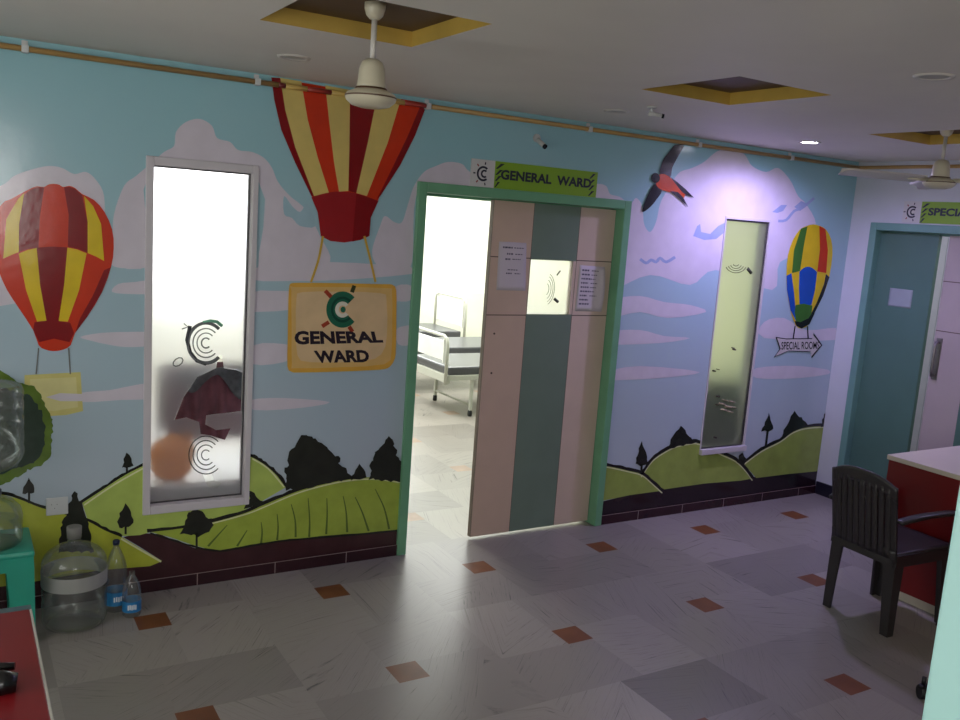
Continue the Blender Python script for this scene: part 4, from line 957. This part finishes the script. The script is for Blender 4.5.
# chair, local frame: faces +x
chm = mat('charcoal_plastic', (46, 43, 43), .36, .05)
ch = thing('plastic_chair', (0, 0, 0), 'charcoal slatted plastic armchair facing the red desk', 'chair')
def chair():
    hw = .215
    def back_x(z): return -.235-.085*((z-.42)/.4)
    # backrest outline: frame + slats
    mb = MB()
    def bar(pts, rx, ry):
        mb.tube(pts, rx, 10)
    top = [(back_x(.80)-.0, -hw*.80, .765), (back_x(.82), -hw*.5, .805), (back_x(.83)-.008, 0, .815), (back_x(.82), hw*.5, .805), (back_x(.80), hw*.80, .765)]
    def bk(u, v):   # top rail plate
        y = (u*2-1)*hw; zt = .815-.05*abs(u*2-1)**2.5; z = zt-.07+.07*v
        return (back_x(z)-.012*(1-(u*2-1)**2), y, z)
    mb.grid(bk, 24, 4)
    for s in (-1, 1):
        mb.grid(lambda u, v: (back_x(.40+.37*v), s*(hw-.042*u), .40+.37*v), 3, 12)
    for i in range(9):
        y0 = -.164+i*.041
        mb.grid(lambda u, v: (back_x(.40+.36*v)-.012*(1-((y0)/hw)**2), y0-.016+.032*u+.0*v, .40+.36*v), 3, 12)
    mb.grid(lambda u, v: (back_x(.40+.06*v), (u*2-1)*hw, .385+.06*v), 12, 3)
    b = mb.build('backrest', chm, ch); solidify(b, .014)
    mb = MB()
    mb.grid(lambda u, v: (-.235+.47*u, (v*2-1)*(.205+.02*u), .415+.018*math.cos(u*math.pi*.5)*0+.012*u-.014*math.sin(math.pi*v)*math.sin(math.pi*u)), 16, 12)
    s_ = mb.build('seat', chm, ch); solidify(s_, .018)
    mb = MB(); mb.box(-.235, .235, -.222, -.205, .36, .42); mb.box(-.235, .235, .205, .222, .36, .42); mb.box(.218, .235, -.205, .205, .36, .42); mb.box(-.24, -.224, -.205, .205, .36, .42); mb.build('seat_rim', chm, ch)
    def leg(x0, y0, x1, y1, w0, w1):
        mb = MB(); V = []
        for z, x, y, w in ((.40, x0, y0, w0), (.2, (x0+x1)/2, (y0+y1)/2, (w0+w1)/2*.95), (0, x1, y1, w1)):
            sx = 1 if x1 > 0 else -1; sy = 1 if y1 > 0 else -1; t = .016
            V.append([mb.bm.verts.new(p) for p in ((x, y, z), (x-sx*w, y, z), (x-sx*w, y-sy*t, z), (x-sx*t, y-sy*t, z), (x-sx*t, y-sy*w, z), (x, y-sy*w, z))])
        for a, b_ in zip(V, V[1:]):
            for k in range(6): mb.bm.faces.new((a[k], a[(k+1) % 6], b_[(k+1) % 6], b_[k]))
        mb.bm.faces.new(V[0]); mb.bm.faces.new(V[-1][::-1]); mb.build('leg', chm, ch, True)
    for s in (-1, 1):
        leg(.225, s*.222, .25, s*.235, .075, .05); leg(-.235, s*.215, -.225, s*.225, .08, .05)
        mb = MB()
        arm = [(-.27, s*.222, .60), (-.12, s*.25, .625), (.1, s*.255, .625), (.2, s*.25, .61), (.235, s*.245, .57)]
        mb.grid(lambda u, v: Vector(smooth3(arm, u))+Vector((0, (v*2-1)*.026, -.004*(v*2-1)**2)), 20, 4)
        mb.grid(lambda u, v: (.235-.012*v+.03*(u*2-1), s*(.245-.02*v), .575-.17*v), 3, 6)
        o = mb.build('armrest', chm, ch); solidify(o, .016)
def smooth3(P, u):
    n = len(P)-1; i = min(int(u*n), n-1); t = u*n-i
    g = lambda j: P[min(max(j, 0), n)]
    return tuple(.5*((2*g(i)[a])+(-g(i-1)[a]+g(i+1)[a])*t+(2*g(i-1)[a]-5*g(i)[a]+4*g(i+1)[a]-g(i+2)[a])*t*t+(-g(i-1)[a]+3*g(i)[a]-3*g(i+1)[a]+g(i+2)[a])*t**3) for a in range(3))
chair()
ch.scale = (.92, .90, 1.02); ch.location = (4.24, 2.665, 0); ch.rotation_euler[2] = math.radians(-3)
# near teal door edge
e = pl(940, 600, 2, 1.48); ex, ey = e[0], e[1]
k = 1.15/math.hypot(ex, ey); ex *= k; ey *= k
tl = mat('bright_teal_enamel', (194, 243, 237), .4, .03)
structure(MB().box(ex, ex+.24, ey-.05, ey, 0, CZ, .004).build('trim_1', tl), 'bright teal painted post standing close at the right')
cs = thing('caster_wheel', (3.615, 2.03, 0), 'small black caster wheel on the floor beside the near teal post', 'wheel')
cx_, cy_ = 3.625, 2.03
mb = MB().tube([(cx_-.012, cy_+.008, .03), (cx_+.012, cy_-.008, .03)], .03, 24); mb.build('wheel', blk, cs)
mb = MB().box(cx_-.022, cx_+.022, cy_-.012, cy_+.012, .05, .068, .004); mb.tube([(cx_, cy_, .066), (cx_, cy_, .10)], .009, 10); mb.build('fork', blk, cs)

# ------------------------------------------------------------------ light
def area(name, loc, size, power, col, rot=(0, 0, 0), sizey=None, spread=None):
    l = bpy.data.lights.new(name, 'AREA'); l.energy = power; l.color = col; l.size = size
    if sizey: l.shape = 'RECTANGLE'; l.size_y = sizey
    if spread: l.spread = spread
    o = bpy.data.objects.new(name, l); C.objects.link(o); o.location = loc; o.rotation_euler = rot; return o
area('ward_fill_light', (3.0, 8.6, 2.8), 1.2, 150, (.97, 1, .97), sizey=4)  # added area fill that brightens the ward, no fixtures behind it
area('ward_fill_light', (5.6, 8.6, 2.8), 1.2, 150, (.97, 1, .97), sizey=4)
area('side_room_light', (6.5, 3.2, 2.5), .5, 9, (.9, .9, 1))
sp = bpy.data.lights.new('downlight_beam', 'SPOT'); sp.energy = 105; sp.color = (.54, .45, 1.0); sp.spot_size = math.radians(168); sp.spot_blend = .7; sp.shadow_soft_size = .05
so = bpy.data.objects.new('downlight_beam', sp); C.objects.link(so); so.location = (4.585, 3.80, CZ-.012)
s2 = sp.copy(); s2.energy = 26; s2o = bpy.data.objects.new('downlight_beam', s2); C.objects.link(s2o); s2o.location = (5.72, 2.40, CZ-.012)
wd = bpy.data.worlds.new('world'); SC.world = wd; wd.use_nodes = True; wd.node_tree.nodes['Background'].inputs[0].default_value = (.6, .7, .8, 1); wd.node_tree.nodes['Background'].inputs[1].default_value = .05
